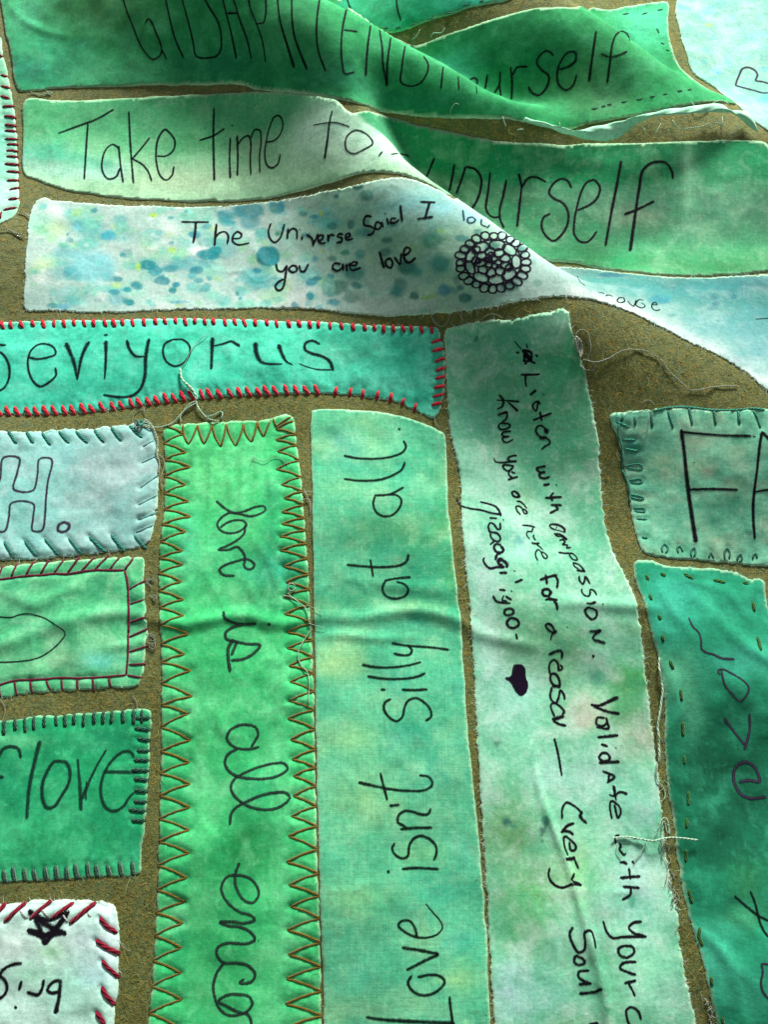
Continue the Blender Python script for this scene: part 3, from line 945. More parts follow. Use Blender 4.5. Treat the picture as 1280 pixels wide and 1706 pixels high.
# --- take time strip
take = [(41,170),(46,166),(54,165),(75,167),(140,168),(220,164),(300,160),(360,158),(430,154),(490,156),(540,163),(562,170),(590,190,),(640,193,1),(700,210),(760,222),(840,237),(900,240),(960,241),(1060,240),(1150,237),(1235,235),(1265,236),(1276,240),(1300,300),(1330,380),(1335,447),
        (1280,452),(1220,458),(1160,460),(1080,456),(1010,449),(966,440),(900,430,1),(850,396,1),(800,362,1),(764,338,1),(746,326),(728,314),(700,301),(660,289),(620,288),(580,295),(540,308),(480,324),(420,334),(370,336),(300,336),(230,332),(160,325),(110,317),(85,310),(60,300),(42,292),(38,286),(37,270),(38,220)]
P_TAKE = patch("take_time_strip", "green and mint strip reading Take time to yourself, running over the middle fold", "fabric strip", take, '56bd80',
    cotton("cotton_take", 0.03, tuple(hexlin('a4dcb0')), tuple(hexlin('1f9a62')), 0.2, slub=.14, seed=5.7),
    bands=[([(40,305),(110,305),(200,312),(330,315),(460,300),(540,270),(600,250),(680,285)],75,'b4e2b8',.9),([(38,268),(100,285),(200,288)],22,'a8e4d4',.7),([(38,250),(100,262),(180,275)],16,'2fae90',.6),([(520,215),(570,215),(620,240),(680,270)],50,'c8f0d8',.9),
           ([(60,185),(200,185),(330,180),(480,185)],40,'4aa870',.55),([(760,300),(880,340),(1000,350),(1100,350),(1300,350)],80,'467e62',.96),([(760,330),(860,360),(980,400)],60,'387850',.8),([(990,440),(1160,447),(1300,440)],26,'3c9058',.85),([(640,205),(760,238),(880,262),(1000,266),(1130,266),(1290,258)],58,'0f8450',.95,.28)],  # yourself half: grey-green dye, darkened with the valley's shade painted in
    blobs=[(80,250,50,20,'2db490',.6),(330,240,60,20,'54c078',.5),(1150,320,20,70,'84c09c',.6),(1147,280,7,55,'9ce4b4',.5),(1210,330,30,60,'64a884',.5),(1060,360,40,20,'9aa890',.5),(1030,437,25,10,'17965e',.6),(300,300,90,20,'c4dcb4',.5),(420,250,40,20,'9ac49a',.6)],
    seed=15, ragged=.00007, wr=.0002)

# --- universe strip
uni = [(52,352),(56,342),(62,335),(72,331),(90,335),(150,340),(230,344),(300,346),(380,344),(440,338),(520,325),(580,312),(640,299),(690,301),(735,320),(757,332),(770,349,1),(815,379,1),(860,410,1),(905,442,1),(955,446),(985,448),(1040,456),(1100,461),(1160,464),(1280,458),(1340,455),(1352,560),(1345,690),
       (1282,653),(1240,618),(1200,594),(1150,570),(1100,545),(1050,520),(1000,503),(960,496),(920,494),(880,500),(820,510),(760,520),(700,525),(640,527),(580,522),(520,515),(440,513),(380,515),(300,516),(220,520),(140,520),(70,518),(44,517),(40,510),(41,480),(44,420)]
ur = random.Random(21)
def speck(n, x0, x1, y0, y1, cols, rmin, rmax, st=(.45, .9), cr=.35):
    r = []
    for _ in range(n):
        a = ur.uniform(rmin, rmax) * ur.choice([1, 1, .6])
        r.append((ur.uniform(x0, x1), ur.uniform(y0, y1), a * ur.uniform(.8, 1.6), a * ur.uniform(.55, 1), ur.choice(cols), ur.uniform(*st), cr))
    return r
AQ = ['5cc0b4', '78ccb4', '6cc8b0', '4cb8b4', '90d8a8', '84d094']
DK = ['2c98a4', '3ca4ac', '30949c', '50acac', '248894']
GR = ['a8d464', 'b4dc7c', '9ccc60', 'c0e08c']
uni_b = ([(90,380,60,40,'d4e8e0',.6),(480,500,60,20,'dce8e0',.7),(650,510,60,14,'c8d8cc',.6)] + speck(75, 50, 560, 340, 515, AQ, 10, 28, (.35, .75), .7) + speck(60, 50, 560, 340, 515, AQ, 5, 14, (.4, .8)) + speck(26, 50, 560, 340, 515, DK, 4, 12, (.5, .9), .35) + speck(30, 50, 560, 340, 515, ['f0f4f0', 'e4eee8'], 6, 20, (.3, .6), .9) + speck(34, 60, 560, 340, 515, ['48b0b0', '58bcb0', '70c8ac', '40a8b0'], 12, 32, (.4, .75), .6) + speck(30, 60, 560, 345, 512, ['2490a0', '2c98a0', '1f8894'], 5, 12, (.7, 1), .3) + speck(20, 50, 560, 345, 515, GR, 5, 15, (.3, .6), .9)
    + speck(60, 540, 900, 310, 520, ['7cc0ac', '8ccab4', '9cd0b4', '74b8a8', 'a8d4b0'], 10, 28, (.4, .75), .8) + speck(34, 540, 900, 320, 518, ['1f7468', '2c8070', '207060', '348c7c'], 6, 17, (.55, .9), .5)
    + [(155,445,50,34,'6cc4cc',.75,.5),(180,395,15,10,'40b4c4',.95,.3),(130,380,12,9,'7cd0dc',.8,.6),(345,425,24,10,'209098',1.0,.3),(358,418,14,7,'209098',1.0,.3),(245,443,18,11,'1e8c94',1.0,.3),(285,448,20,9,'28949c',.9,.5),(270,468,15,9,'1e8c94',1.0,.3),(322,460,9,7,'5ab4b4',.9,.3),
       (447,427,22,19,'1a8890',1.0,.2),(412,352,34,16,'1e8890',.95,.4),(415,370,22,20,'3098a0',.8,.5),(375,360,18,12,'28949c',.9,.4),(460,346,16,14,'3494a8',.9,.3),(378,372,14,8,'48b0b4',.8,.4),(520,471,13,8,'3c98a8',.9,.3),(530,465,9,4,'2a7c88',.9,.3),(548,478,14,20,'7cc4b0',.8,.4),(213,484,8,6,'229498',1.0,.3),(214,505,10,6,'229498',1.0,.3),(105,511,14,5,'3fa4bc',.8,.5),(300,504,22,3,'3098b0',.8,.5),(395,490,4,4,'3f8c88',.9,.3),
       (256,358,10,6,'a8d83c',.9,.5),(285,418,9,6,'b0dc4c',.8,.6),(230,445,6,10,'b0dc4c',.8,.6),(195,475,14,8,'b8e070',.7,.8),(90,380,20,14,'c4e8a4',.6),(75,440,20,10,'c8e89c',.6),(72,345,10,8,'6cd0c4',.8,.6),
       (597,313,11,6,'1c6e64',.95,.3),(561,328,5,4,'1f6e68',.95,.3),(720,400,26,18,'3c9c7c',.85,.6),(735,385,10,6,'94cc5c',.7,.6),(690,412,8,6,'6cb868',.6),(770,398,16,7,'2f8c84',.85,.4),(735,440,22,22,'2c8c80',.85,.6),(695,455,14,12,'3c9888',.8,.6),(660,487,18,14,'2f8c84',.8,.6),(690,496,9,8,'1f7060',.9,.3),(740,486,12,10,'2c88a0',.9,.3),(768,480,7,7,'1c6c64',.95,.3),(776,496,13,9,'1c7468',.95,.3),(708,498,9,5,'7cb83c',.9,.4),(720,496,5,4,'90c03c',.8,.4),(594,476,12,8,'2f7f78',.9,.4),(600,425,10,12,'3c9c90',.8,.5),(604,388,18,12,'2c8078',.8,.6),(505,357,9,6,'2f8078',.8,.4),(465,390,10,6,'4a9c6c',.8,.4),(575,422,9,5,'3a8c74',.9,.3),(555,378,12,7,'2f8078',.85,.4),(585,375,9,9,'1f6e6a',.8,.5),(535,358,4,6,'a4c44c',.9,.5),(455,350,6,8,'7cac70',.5),
       (680,350,60,26,'8cd0d0',.6),(700,330,50,20,'7ccccc',.55),(790,360,40,16,'8cd4e4',.55,.9),(740,345,30,14,'84ccd8',.6),(890,462,30,14,'b4dcd0',.5)]
    + [(1020,460,30,8,'1c5c6c',.85,.5),(1100,500,26,15,'1f7c8c',.9,.5),(1170,494,6,4,'1c5e6a',.95,.3),(1188,497,9,5,'1a5c68',.95,.3),(1192,506,7,5,'1a5c68',.95,.3),(1186,514,11,5,'1c626c',.95,.3),(1222,495,9,5,'1a5a66',.95,.3),(1196,535,6,3,'2c7078',.9,.4),(1240,475,60,10,'28707a',.7),(1150,480,110,24,'3c8888',.8),(1240,540,80,50,'348084',.75),(1180,545,60,20,'4c9898',.6),(1120,475,30,12,'386c68',.6),(1260,590,40,30,'2c808c',.6),(1060,485,50,14,'448c8a',.7)]
    + speck(12, 1080, 1290, 470, 620, ['2c7880', '388084', '509890'], 8, 22, (.3, .6), .8))
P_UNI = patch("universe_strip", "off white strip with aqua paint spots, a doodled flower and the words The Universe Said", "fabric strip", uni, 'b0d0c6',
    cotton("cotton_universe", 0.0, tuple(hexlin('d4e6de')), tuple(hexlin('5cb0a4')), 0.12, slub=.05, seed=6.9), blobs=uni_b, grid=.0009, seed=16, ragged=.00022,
    bands=[([(990,470),(1130,485),(1290,510),(1340,580)],85,'287870',.95),([(960,490),(1020,506),(1100,540),(1180,578),(1290,640)],15,'e4f0ec',.8),([(560,360),(640,390),(720,400),(760,460)],90,'84bc9c',.85)])  # pale lower band: undyed cloth, with the crest's light painted in

# --- teal strip with red whip stitches
sev_top = [(-120,537),(0,537),(100,534),(200,533),(300,531),(360,532),(440,534),(520,536),(600,541),(660,543),(722,544)]
sev_rt = [(728,545),(736,562),(743,600),(742,640),(735,680),(722,697)]
sev_bot = [(722,697),(700,688),(660,671),(600,661),(540,656),(500,656),(440,658),(380,661),(320,666),(260,673),(200,681),(140,688),(60,691),(0,691),(-120,691)]
sev_s = whip(sev_top, 17.2, (0,1), 11, 2, -3) + whip(sev_rt[1:-1], 15, (-1,0.05), 17, 0, -4, start=.2) + whip(sev_bot[1:5], 21, (0,-1), 12, 2, 3) + whip(sev_bot[4:], 16.2, (0,-1), 14, 3, -9)
P_SEV = patch("teal_lettered_strip", "teal strip lettered seviyorus with red whip stitches on three sides", "fabric strip", sev_top + sev_rt + sev_bot[1:], '46d6b2',
    cotton("cotton_teal_lettered", -0.03, tuple(hexlin('7ce4c8')), tuple(hexlin('0f9070')), 0.36, seed=7.1),
    blobs=[(60,575,80,25,'52dcc0',.7),(20,620,60,30,'48d4b8',.6),(200,640,120,30,'28ac8c',.6),(440,560,80,25,'58d8b4',.5),(560,590,70,30,'54bc94',.6),(680,600,50,50,'38b494',.6),(620,640,90,16,'6cdcc0',.6),(480,635,60,14,'28a484',.5),(40,670,80,14,'28b89c',.5)],
    dents=sev_s, puff=.0016, puff_in=.004, seed=17, grid=.0012, wr=.00025)
for s in sev_s: stitch(P_SEV, s, 6.8, RED, arch=.4)

# --- pale patch with H
h_top = [(-100,716),(0,718),(60,719),(120,715),(180,711),(222,706)]
h_rt = [(252,712),(261,735),(264,780),(263,840),(257,880),(246,905)]
h_bot = [(238,909),(220,915),(150,923),(60,932),(0,935),(-100,942)]
h_s1 = segs("-60,120 -20,210;55,118 122,218;190,125 245,215;305,135 372,230;430,125 508,215;555,125 645,215;690,112 765,212;815,95 895,200;950,85 1045,175", 0, 690, 4.414) + segs("-120,200 -60,315;28,182 100,310;178,178 272,300;325,165 440,295;502,158 605,285;655,150 780,270;815,135 920,262;985,140 1080,245", 0, 860, 4.414)
h_s2 = segs("1030,545 1170,440;1015,670 1160,590;1020,780 1160,715", 0, 690, 4.414) + segs("1005,115 1105,72;1040,395 1130,330;1050,280 1140,230", 0, 690, 4.414)[:0] + segs("1000,120 1135,60;1025,25 1150,-25", 0, 860, 4.414) + segs("1050,240 1130,190;1040,360 1160,300", 0, 690, 4.414)
P_H = patch("pale_blue_patch", "pale blue patch with the outlined letter H and teal slanted stitches along its edges", "fabric patch", h_top + [(232,702),(246,704)] + h_rt + h_bot, '92c6be',
    cotton("cotton_pale_blue", 0.02, tuple(hexlin('d8eaec')), tuple(hexlin('7cccc8')), 0.25, slub=.06, seed=8.3),
    blobs=[(40,840,60,70,'92e4da',.8),(70,760,60,30,'9ce0d8',.6),(170,800,60,60,'9cc0bc',.8),(200,760,60,40,'9cbcba',.7),(100,765,30,14,'84c4c4',.5),(215,705,20,10,'8cc4bc',.6),(60,890,70,20,'8ce0d4',.6),(120,890,60,20,'b4ece4',.6)],
    dents=h_s1 + h_s2, puff=.0026, puff_in=.0035, seed=18, grid=.0011, wr=.00025, ragged=.0002)
for s in h_s1: stitch(P_H, s, 5.2, TEAL, arch=.4)
for s in h_s2: stitch(P_H, s, 3.6, PALETEAL, arch=.3)

# --- patch with maroon ladder border
heart = [(-100,957),(0,945),(60,938),(130,933),(200,928),(232,928),(238,930),(240,960),(243,1010),(246,1050),(241,1100),(236,1130),(228,1141),(180,1146),(120,1151),(50,1156),(0,1163),(-100,1172)]
ladder = segs("-80,470 0,465 80,455 185,440 290,435 390,425 490,425 590,410 690,398 800,398 912,398", 0, 860, 4.414) + segs("915,398 935,470 942,540 945,640 948,780 945,862", 0, 860, 4.414) + segs("942,195 942,240 942,330 935,430 928,502;930,505 800,517 680,525 570,530 450,525 330,535 225,540 110,545 0,575 -80,590", 0, 1010, 4.414)
rungs = segs("-20,470 20,360;80,455 125,345;185,440 250,328;290,435 362,318;390,425 478,305;490,425 585,295;590,410 695,300;690,398 805,282;800,398 882,298;915,398 980,308;945,540 1070,472;950,648 1064,612;952,785 1072,742", 0, 860, 4.414) + segs("950,120 1064,78;945,228 1092,162;948,335 1094,288;945,430 1074,424;932,505 1044,526;-10,570 0,670;103,545 125,665;220,540 236,650;333,535 372,622;450,528 460,625;568,530 570,620;680,525 692,635;798,518 815,602", 0, 1010, 4.414)
P_HEART = patch("ladder_stitched_patch", "creased green patch with a thin maroon ladder stitch border and an outlined heart tip", "fabric patch", heart, '5cc68a',
    cotton("cotton_ladder", 0.05, tuple(hexlin('a4ecb8')), tuple(hexlin('1f9462')), 0.4, seed=9.2),
    blobs=[(20,1000,40,20,'84e8b0',.7),(100,1100,40,20,'a8e8b4',.7),(165,1100,30,14,'74dcd0',.7),(60,1020,40,30,'58ba84',.5),(30,970,60,16,'36a070',.7),(170,985,30,20,'38a878',.5),(50,1045,30,14,'2f9870',.5),(190,950,30,16,'4aa878',.5)],
    dents=rungs + ladder, puff=.0012, puff_in=.003, seed=19, grid=.0012, wr=.0004, wr_scale=70)
for s in ladder: stitch(P_HEART, s, 4.6, MAROON, arch=.05, sides=6)
for s in rungs: stitch(P_HEART, s, 4.2, MAROON, arch=.3)

# --- dark whip stitched patch "f love"
fl_top = [(-100,1207),(0,1200),(60,1193),(130,1188),(200,1183),(248,1182)]
fl_rt = [(252,1188),(252,1220),(250,1270),(247,1320),(243,1370),(236,1420),(233,1455)]
fl_bot = [(230,1458),(180,1461),(120,1465),(60,1468),(0,1471),(-100,1476)]
fl_s1 = whip(fl_top, 16.5, (0,1), 23, 0, 0) + whip(fl_rt[:-2], 17.2, (-1,0), 27, -1, 2)
fl_s2 = whip(fl_bot, 18, (0,-1), 23, 1, -3)
P_FL = patch("love_lettered_patch", "emerald patch lettered love with short dark green whip stitches around it", "fabric patch", fl_top + fl_rt + fl_bot, '22a66c',
    cotton("cotton_love", 0.0, tuple(hexlin('5cdc9c')), tuple(hexlin('0c8a58')), 0.4, seed=10.4),
    blobs=[(20,1235,50,12,'7ce4a4',.7),(20,1310,40,40,'16986a',.6),(180,1230,60,20,'1c9c70',.5),(170,1370,60,20,'129060',.5),(60,1400,90,40,'44c886',.5),(220,1420,20,20,'4cd8a0',.5),(60,1460,80,12,'229c68',.4)],
    dents=fl_s1 + fl_s2, puff=.0013, puff_in=.0035, seed=20, grid=.0011)
for s in fl_s1: stitch(P_FL, s, 6.6, PINE, arch=.35)
for k, s in enumerate(fl_s2):
    stitch(P_FL, s, 4.6, PINE, arch=.3)
    s2 = [(x + 4.5, y + sr.uniform(-2, 2)) for x, y in s]
    stitch(P_FL, s2, 3.2, GREYGREEN, arch=.25)

# --- white patch, lower left
brig = [(-100,1512),(0,1506),(60,1500),(110,1498),(150,1500),(182,1503),(191,1508),(196,1525),(200,1560),(199,1600),(196,1660),(190,1706),(184,1790),(-100,1800)]
br_s = segs("-60,195 40,62;28,206 192,58;215,184 382,40;370,182 540,62;510,216 704,60;735,165 800,240 860,284;708,330 790,390 882,436;752,482 810,550 878,612;750,676 800,760 846,812;712,858 740,900 772,955;700,1010 760,1090 800,1150", 0, 1490, 4.414)
br_w = segs("140,118 202,178;300,108 358,168;458,145 498,205;640,130 668,168", 0, 1490, 4.414)
P_BRIG = patch("white_quilted_patch", "puffy white and mint patch with thick crimson slanted stitches and a black star", "fabric patch", brig, 'c8f0e2',
    cotton("cotton_white_quilted", 0.0, tuple(hexlin('e0f4f0')), tuple(hexlin('90dcc8')), 0.18, slub=.05, seed=11.6),
    blobs=[(30,1570,50,30,'d8ece4',.7),(95,1580,22,14,'9ce8a4',.8),(150,1560,40,30,'d0e8ea',.7),(120,1640,50,40,'a8ecd0',.7),(60,1620,40,20,'a0ecc4',.6),(160,1620,30,30,'b4e4ec',.6),(185,1540,14,60,'d4e8ea',.8),(100,1505,100,8,'d4e6e4',.7),(150,1690,40,30,'b0e8d0',.6)],
    dents=br_s, puff=.0042, puff_in=.004, seed=21, grid=.001, wr=.0003)
for s in br_s: stitch(P_BRIG, s, 8.2, CRIMSON, arch=.45)
for s in br_w: stitch(P_BRIG, s, 3.6, WHITE, arch=.3)

# --- love is all once
love = [(273,740),(272,720),(277,711),(286,709),(340,705),(400,702),(440,699),(462,693),(480,691),(488,694),(492,720),(500,780),(506,840),(510,900),(514,960),(519,1040),(522,1120),(524,1200),(526,1300),(528,1400),(532,1500),(534,1600),(536,1706),(540,1810),(228,1810),(247,1706),(252,1650),(258,1560),(262,1480),(265,1400),(267,1300),(269,1200),(269,1120),(268,1060),(265,1000),(264,950),(268,900),(273,840),(274,780)]
LA = np.array(love)
def edge_x(y, right):
    pts = LA[8:24] if False else (LA[9:24] if right else np.vstack([LA[24:], LA[:2]]))
    o = np.argsort(pts[:, 1]); return float(np.interp(y, pts[o, 1], pts[o, 0]))
tipL = [(307,723),(311,754),(318,778),(310,808),(315,836),(318,861),(310,886),(304,918),(306,941),(303,969),(306,999),(306,1026),(315,1056),(308,1090),(318,1117),(321,1160),(314,1189),(318,1233),(316,1270),(317,1306),(317,1345),(316,1383),(316,1421),(312,1462),(309,1502),(305,1538),(303,1579),(302,1621),(304,1665),(296,1710),(294,1752)]
tipR = [(459,715),(459,733),(462,752),(460,782),(468,808),(473,830),(469,853),(469,873),(466,894),(466,917),(472,944),(476,970),(471,994),(473,1023),(478,1053),(478,1080),(481,1109),(483,1136),(481,1168),(479,1197),(484,1232),(486,1265),(488,1293),(488,1326),(485,1360),(480,1393),(477,1436),(481,1474),(484,1510),(478,1549),(480,1590),(477,1630),(475,1672),(476,1712),(478,1755)]
zz = []
for tips, right in ((tipL, 0), (tipR, 1)):
    for i, (x, y) in enumerate(tips):
        ya = (tips[i-1][1] + y) / 2 if i else y - 14
        yb = (y + tips[i+1][1]) / 2 if i < len(tips) - 1 else y + 18
        for yy, bow in ((ya, -1.0), (yb, 1.0)):
            ex = edge_x(yy, right) + (1.5 if right else -1.5)
            zz.append([(ex, yy), ((ex + x) / 2, (yy + y) / 2 - 2.0), (x, y)])
zz += segs("240,118 250,200 282,268;350,122 320,200 285,265;350,122 370,200 395,268;455,118 430,200 398,265;455,118 480,210 520,288;560,112 545,200 522,285;560,112 590,210 628,282;688,112 665,200 632,280;688,112 705,190 745,252;788,95 775,170 748,250;788,95 805,150 835,212;885,92 860,150 838,210;905,75 930,140;1040,60 960,110 925,140", 250, 680, 4.414)
P_LOVE = patch("zigzag_stitched_strip", "upright bright green strip reading love is all with gold zigzag stitches on both long edges", "fabric strip", love, '46cc7c',
    cotton("cotton_zigzag", 1.57, tuple(hexlin('86eca8')), tuple(hexlin('1a9a58')), 0.38, seed=12.8),
    bands=[([(400,720),(400,900),(395,1100),(400,1300),(395,1500),(390,1706)],20,'38b46c',.35),([(455,1100),(465,1300),(470,1500),(460,1700)],14,'78eca4',.5),([(345,1350),(330,1500),(335,1650)],16,'66e090',.5)],
    blobs=[(350,790,40,50,'74e494',.7),(470,950,30,30,'2fae94',.7),(360,930,50,50,'58d090',.5),(440,960,40,30,'48c8a0',.6),(400,990,30,20,'7cf0a0',.6),(310,900,20,60,'58c4a0',.5),(410,1415,50,34,'188444',.9),(385,1480,40,30,'1c8c4c',.7),(330,1130,20,50,'2a9c5c',.5),(440,1000,40,24,'1f9060',.6),(455,900,20,40,'2c9c70',.6),(300,1330,20,60,'30b474',.5),(350,1580,50,40,'2ca860',.6),(335,1235,12,25,'3c8a48',.55),(430,1210,40,30,'34b470',.5),(340,1170,30,50,'76ecA0',.5),(380,1300,40,14,'2ca866',.5),(430,1310,30,30,'30b47c',.5),(350,1650,50,40,'2fac64',.5),(455,830,16,50,'38a87c',.5),(300,1560,16,60,'2fae7c',.4)],
    dents=zz, puff=.0015, puff_in=.0035, pull=.0003, seed=22, grid=.0013, wr=.0003, wr_scale=80)
for s in zz: stitch(P_LOVE, s, 3.9, GOLD, arch=.2)

# --- love isn't silly at all
isnt = [(519,690),(520,685),(525,683),(580,684),(640,688),(690,701),(730,716),(741,723),(743,730),(745,780),(747,840),(753,900),(762,980),(768,1040),(773,1120),(778,1200),(786,1280),(794,1360),(802,1440),(808,1520),(813,1600),(817,1706),(822,1810),(545,1810),(540,1706),(537,1600),(533,1500),(531,1400),(528,1300),(526,1200),(525,1100),(523,1000),(521,900),(520,800)]
ir = random.Random(4)
isb = [(ir.uniform(530, 810), ir.uniform(690, 1790), ir.uniform(14, 45), ir.uniform(8, 26), ir.choice(['9ce0a4', '44c4a4', '84d8a8', '38b894', 'a8e09c', '60ccb0']), ir.uniform(.25, .6)) for _ in range(80)]
P_ISNT = patch("silly_strip", "upright unstitched green strip reading Love isn't Silly at all", "fabric strip", isnt, '62cc9c',
    cotton("cotton_silly", 0.02, tuple(hexlin('a4e4b0')), tuple(hexlin('28a87c')), 0.30, slub=.18, seed=13.3),
    bands=[([(525,765),(600,770),(740,790)],22,'329c70',.5),([(530,1010),(640,1000),(760,1000)],26,'259a68',.5)],
    blobs=isb + [(600,720,60,30,'9cd48c',.55),(570,730,30,24,'54c0b0',.6),(620,890,80,40,'25996c',.75),(700,880,50,50,'2f9458',.6),(700,960,50,30,'17906a',.7),(740,860,20,60,'349858',.5),(560,1100,40,30,'b4e08c',.7),(580,1230,50,30,'a4dc8c',.5),(600,1340,60,40,'a4dc94',.6),(720,1290,50,30,'2fb494',.7),(740,1480,50,40,'2fb090',.6),(600,1500,60,30,'9cd488',.5),(770,1630,30,30,'a4e094',.6),(600,1680,60,20,'5ca474',.6),(700,1420,40,20,'90d48c',.5),(755,950,16,40,'3c9c4c',.6)],
    seed=23, ragged=.00006, grid=.0013, wr=.00018, lift=.0004)

# --- listen strip
lis = [(741,556),(744,551),(770,543),(820,533),(850,535),(880,527),(920,520),(938,516),(946,519),(952,540),(962,580),(975,620),(987,680),(995,720),(1000,780),(1005,840),(1010,880),(1025,930),(1040,955),(1055,990),(1063,1020),(1070,1060),(1076,1120),(1085,1200),(1095,1280),(1103,1360),(1112,1440),(1125,1500),(1132,1560),(1142,1620),(1152,1670),(1160,1706),(1175,1810),
       (830,1810),(824,1706),(820,1640),(815,1560),(811,1470),(806,1400),(800,1320),(796,1250),(793,1180),(790,1110),(786,1060),(782,1000),(775,940),(770,880),(768,830),(766,790),(755,740),(748,700),(745,650),(743,600)]
lr = random.Random(14)
lsb = [(lr.uniform(790, 1120), lr.uniform(540, 1790), lr.uniform(14, 40), lr.uniform(12, 36), lr.choice(['a8e4c4', '8cd8b4', '70c898', 'b8ecd8', '64bc80', 'b0dca8']), lr.uniform(.25, .55)) for _ in range(70)]
P_LIS = patch("listen_strip", "upright mint strip with frayed edges, written Listen with compassion and a filled black heart", "fabric strip", lis, '88d8b0',
    cotton("cotton_listen", 0.04, tuple(hexlin('d4f2e4')), tuple(hexlin('4cb488')), 0.36, slub=.08, seed=14.9),
    bands=[([(770,780),(840,830),(930,900),(1040,960)],50,'b4ecd4',.5),([(800,900),(810,1000),(830,1180)],30,'c0e4dc',.6),([(960,1080),(1000,1110),(1040,1130)],8,'a8c8ac',.6)],  # pale diagonal band: light along the wave put into the dye
    blobs=lsb + [(860,570,130,60,'5cb48c',.9),(950,600,50,70,'38a468',.9),(900,680,80,40,'4cac78',.7),(820,640,70,60,'58a87c',.7),(970,760,60,110,'4ca474',.85),(900,760,60,60,'58ac84',.6),(960,900,70,60,'64bc94',.6),(860,900,30,40,'a8e4d4',.6),(800,700,50,30,'58ac94',.6),(1050,1130,34,34,'44a850',.9),(1040,1180,40,40,'58b068',.8),(995,1130,22,22,'4c9c80',.85,.7),(970,1190,30,26,'bca890',.8),(1070,1225,45,30,'aab094',.85),(1030,1260,40,20,'a0b490',.6),(940,1100,40,50,'68a468',.7),(880,1060,60,40,'64a470',.7),(845,1380,50,60,'74ac64',.75),(890,1480,60,50,'5cac5c',.8),(870,1550,50,40,'50a860',.75),(960,1440,40,60,'9cd884',.5),(860,1160,40,60,'9ce4cc',.7),(1000,1300,60,60,'b0ecd8',.7),(1060,1480,50,60,'c4f0ec',.7),(1070,1350,30,40,'9ce4d0',.6),(850,1650,40,40,'c4eef0',.8),(910,1660,40,40,'94e0cc',.6),(1000,1600,40,40,'5c9c74',.6),(1030,1700,60,30,'68b084',.6),(1080,1600,40,50,'a8e8c8',.5),(920,1290,40,30,'b8f0e0',.6),  # greens at the top: own dye, deepened by the slope's painted shade
       (793,566,4,6,'1c6448',.95,.4),(846,1367,9,8,'2c7068',.85,.4),(856,1374,7,5,'3c8474',.8,.5),(909,1366,9,11,'1c5c54',.9,.3),(906,1382,7,7,'1c5c54',.9,.4),(901,1392,3,4,'1c5c54',.8,.4),(904,1402,2.5,5,'1c5c54',.8,.4),(829,1240,6,8,'2f6c58',.7,.6),(864,900,12,10,'6cbcb4',.8,.5),(1018,955,10,6,'4cac98',.8,.5),(1052,1500,8,12,'3c9c8c',.8,.4),(1000,1520,30,20,'84a494',.6),(1015,1682,7,8,'3c8c68',.7,.5)],
    seed=24, ragged=.00026, grid=.0013, wr=.0003, wr_scale=60, lift=.0004)

# --- F A patch
fa = [(1017,696),(1019,690),(1028,688),(1060,684),(1100,681),(1140,680),(1190,684),(1230,684),(1262,681),(1285,684),(1400,690),(1400,948),(1280,943),(1240,941),(1200,938),(1160,934),(1120,930),(1085,926),(1073,921),(1065,905),(1055,870),(1048,830),(1040,780),(1030,730)]
fa_s = segs("395,150 400,285;520,150 560,290;680,130 705,268;870,150 885,268;1055,150 1065,262;1165,150 1195,200 1225,290;130,240 225,285;180,185 165,240;270,190 270,270;170,378 275,378;180,445 300,465", 1000, 650, 4.571)
fa_loops = segs("175,578 320,570 322,598 200,590;220,688 320,680 322,700 235,708;225,790 335,822 320,832 230,812;255,900 345,905 340,925 262,918;280,980 362,985;320,1120 365,1125", 1000, 650, 4.571) + segs("480,555 470,520 490,485 520,520 500,560;600,560 590,510 610,500 635,550;700,590 695,540 720,510 730,550 715,590;830,600 845,545 870,600;955,610 950,545 970,515 990,545 985,605;1050,620 1050,580 1075,560 1085,595 1060,630;1165,610 1170,570 1190,555 1200,600", 1000, 800, 4.571)
fa_edge = segs("400,160 520,135 650,128 870,152 1055,150 1165,140 1260,150;150,240 140,320 168,420 175,560 170,600;170,600 225,740 230,860", 1000, 650, 4.571)
fr = random.Random(8)
fab = [(fr.uniform(1040, 1290), fr.uniform(690, 935), fr.uniform(8, 24), fr.uniform(6, 18), fr.choice(['a8b894', 'b0c49c', '44a078', '78c4a0', '3c9c84', '94c0a4']), fr.uniform(.3, .65)) for _ in range(50)]
P_FA = patch("blanket_stitched_patch", "mottled sea green patch with sea green looped stitches and large black letters F and A", "fabric patch", fa, '80d0ac',
    cotton("cotton_looped", 0.0, tuple(hexlin('b4d4b4')), tuple(hexlin('3c9c7c')), 0.4, seed=15.4),
    blobs=fab + [(1050,740,30,40,'2fa08c',.7),(1180,790,14,10,'c0b49c',.7),(1230,800,40,24,'2c9478',.6),(1100,770,20,16,'acc49c',.6),(1040,700,20,10,'3cac94',.7),(1247,889,7,4,'1f6450',.9,.4),(1190,860,50,30,'58b48c',.5)],
    dents=fa_s + fa_loops, puff=.0012, puff_in=.003, seed=25, grid=.0012)
for s in fa_s: stitch(P_FA, s, 5.2, SEAGREEN, arch=.3)
for s in fa_loops: stitch(P_FA, s, 3.8, SEAGREEN, arch=.2)
for s in fa_edge: stitch(P_FA, s, 4.6, SEAGREEN, arch=.1)

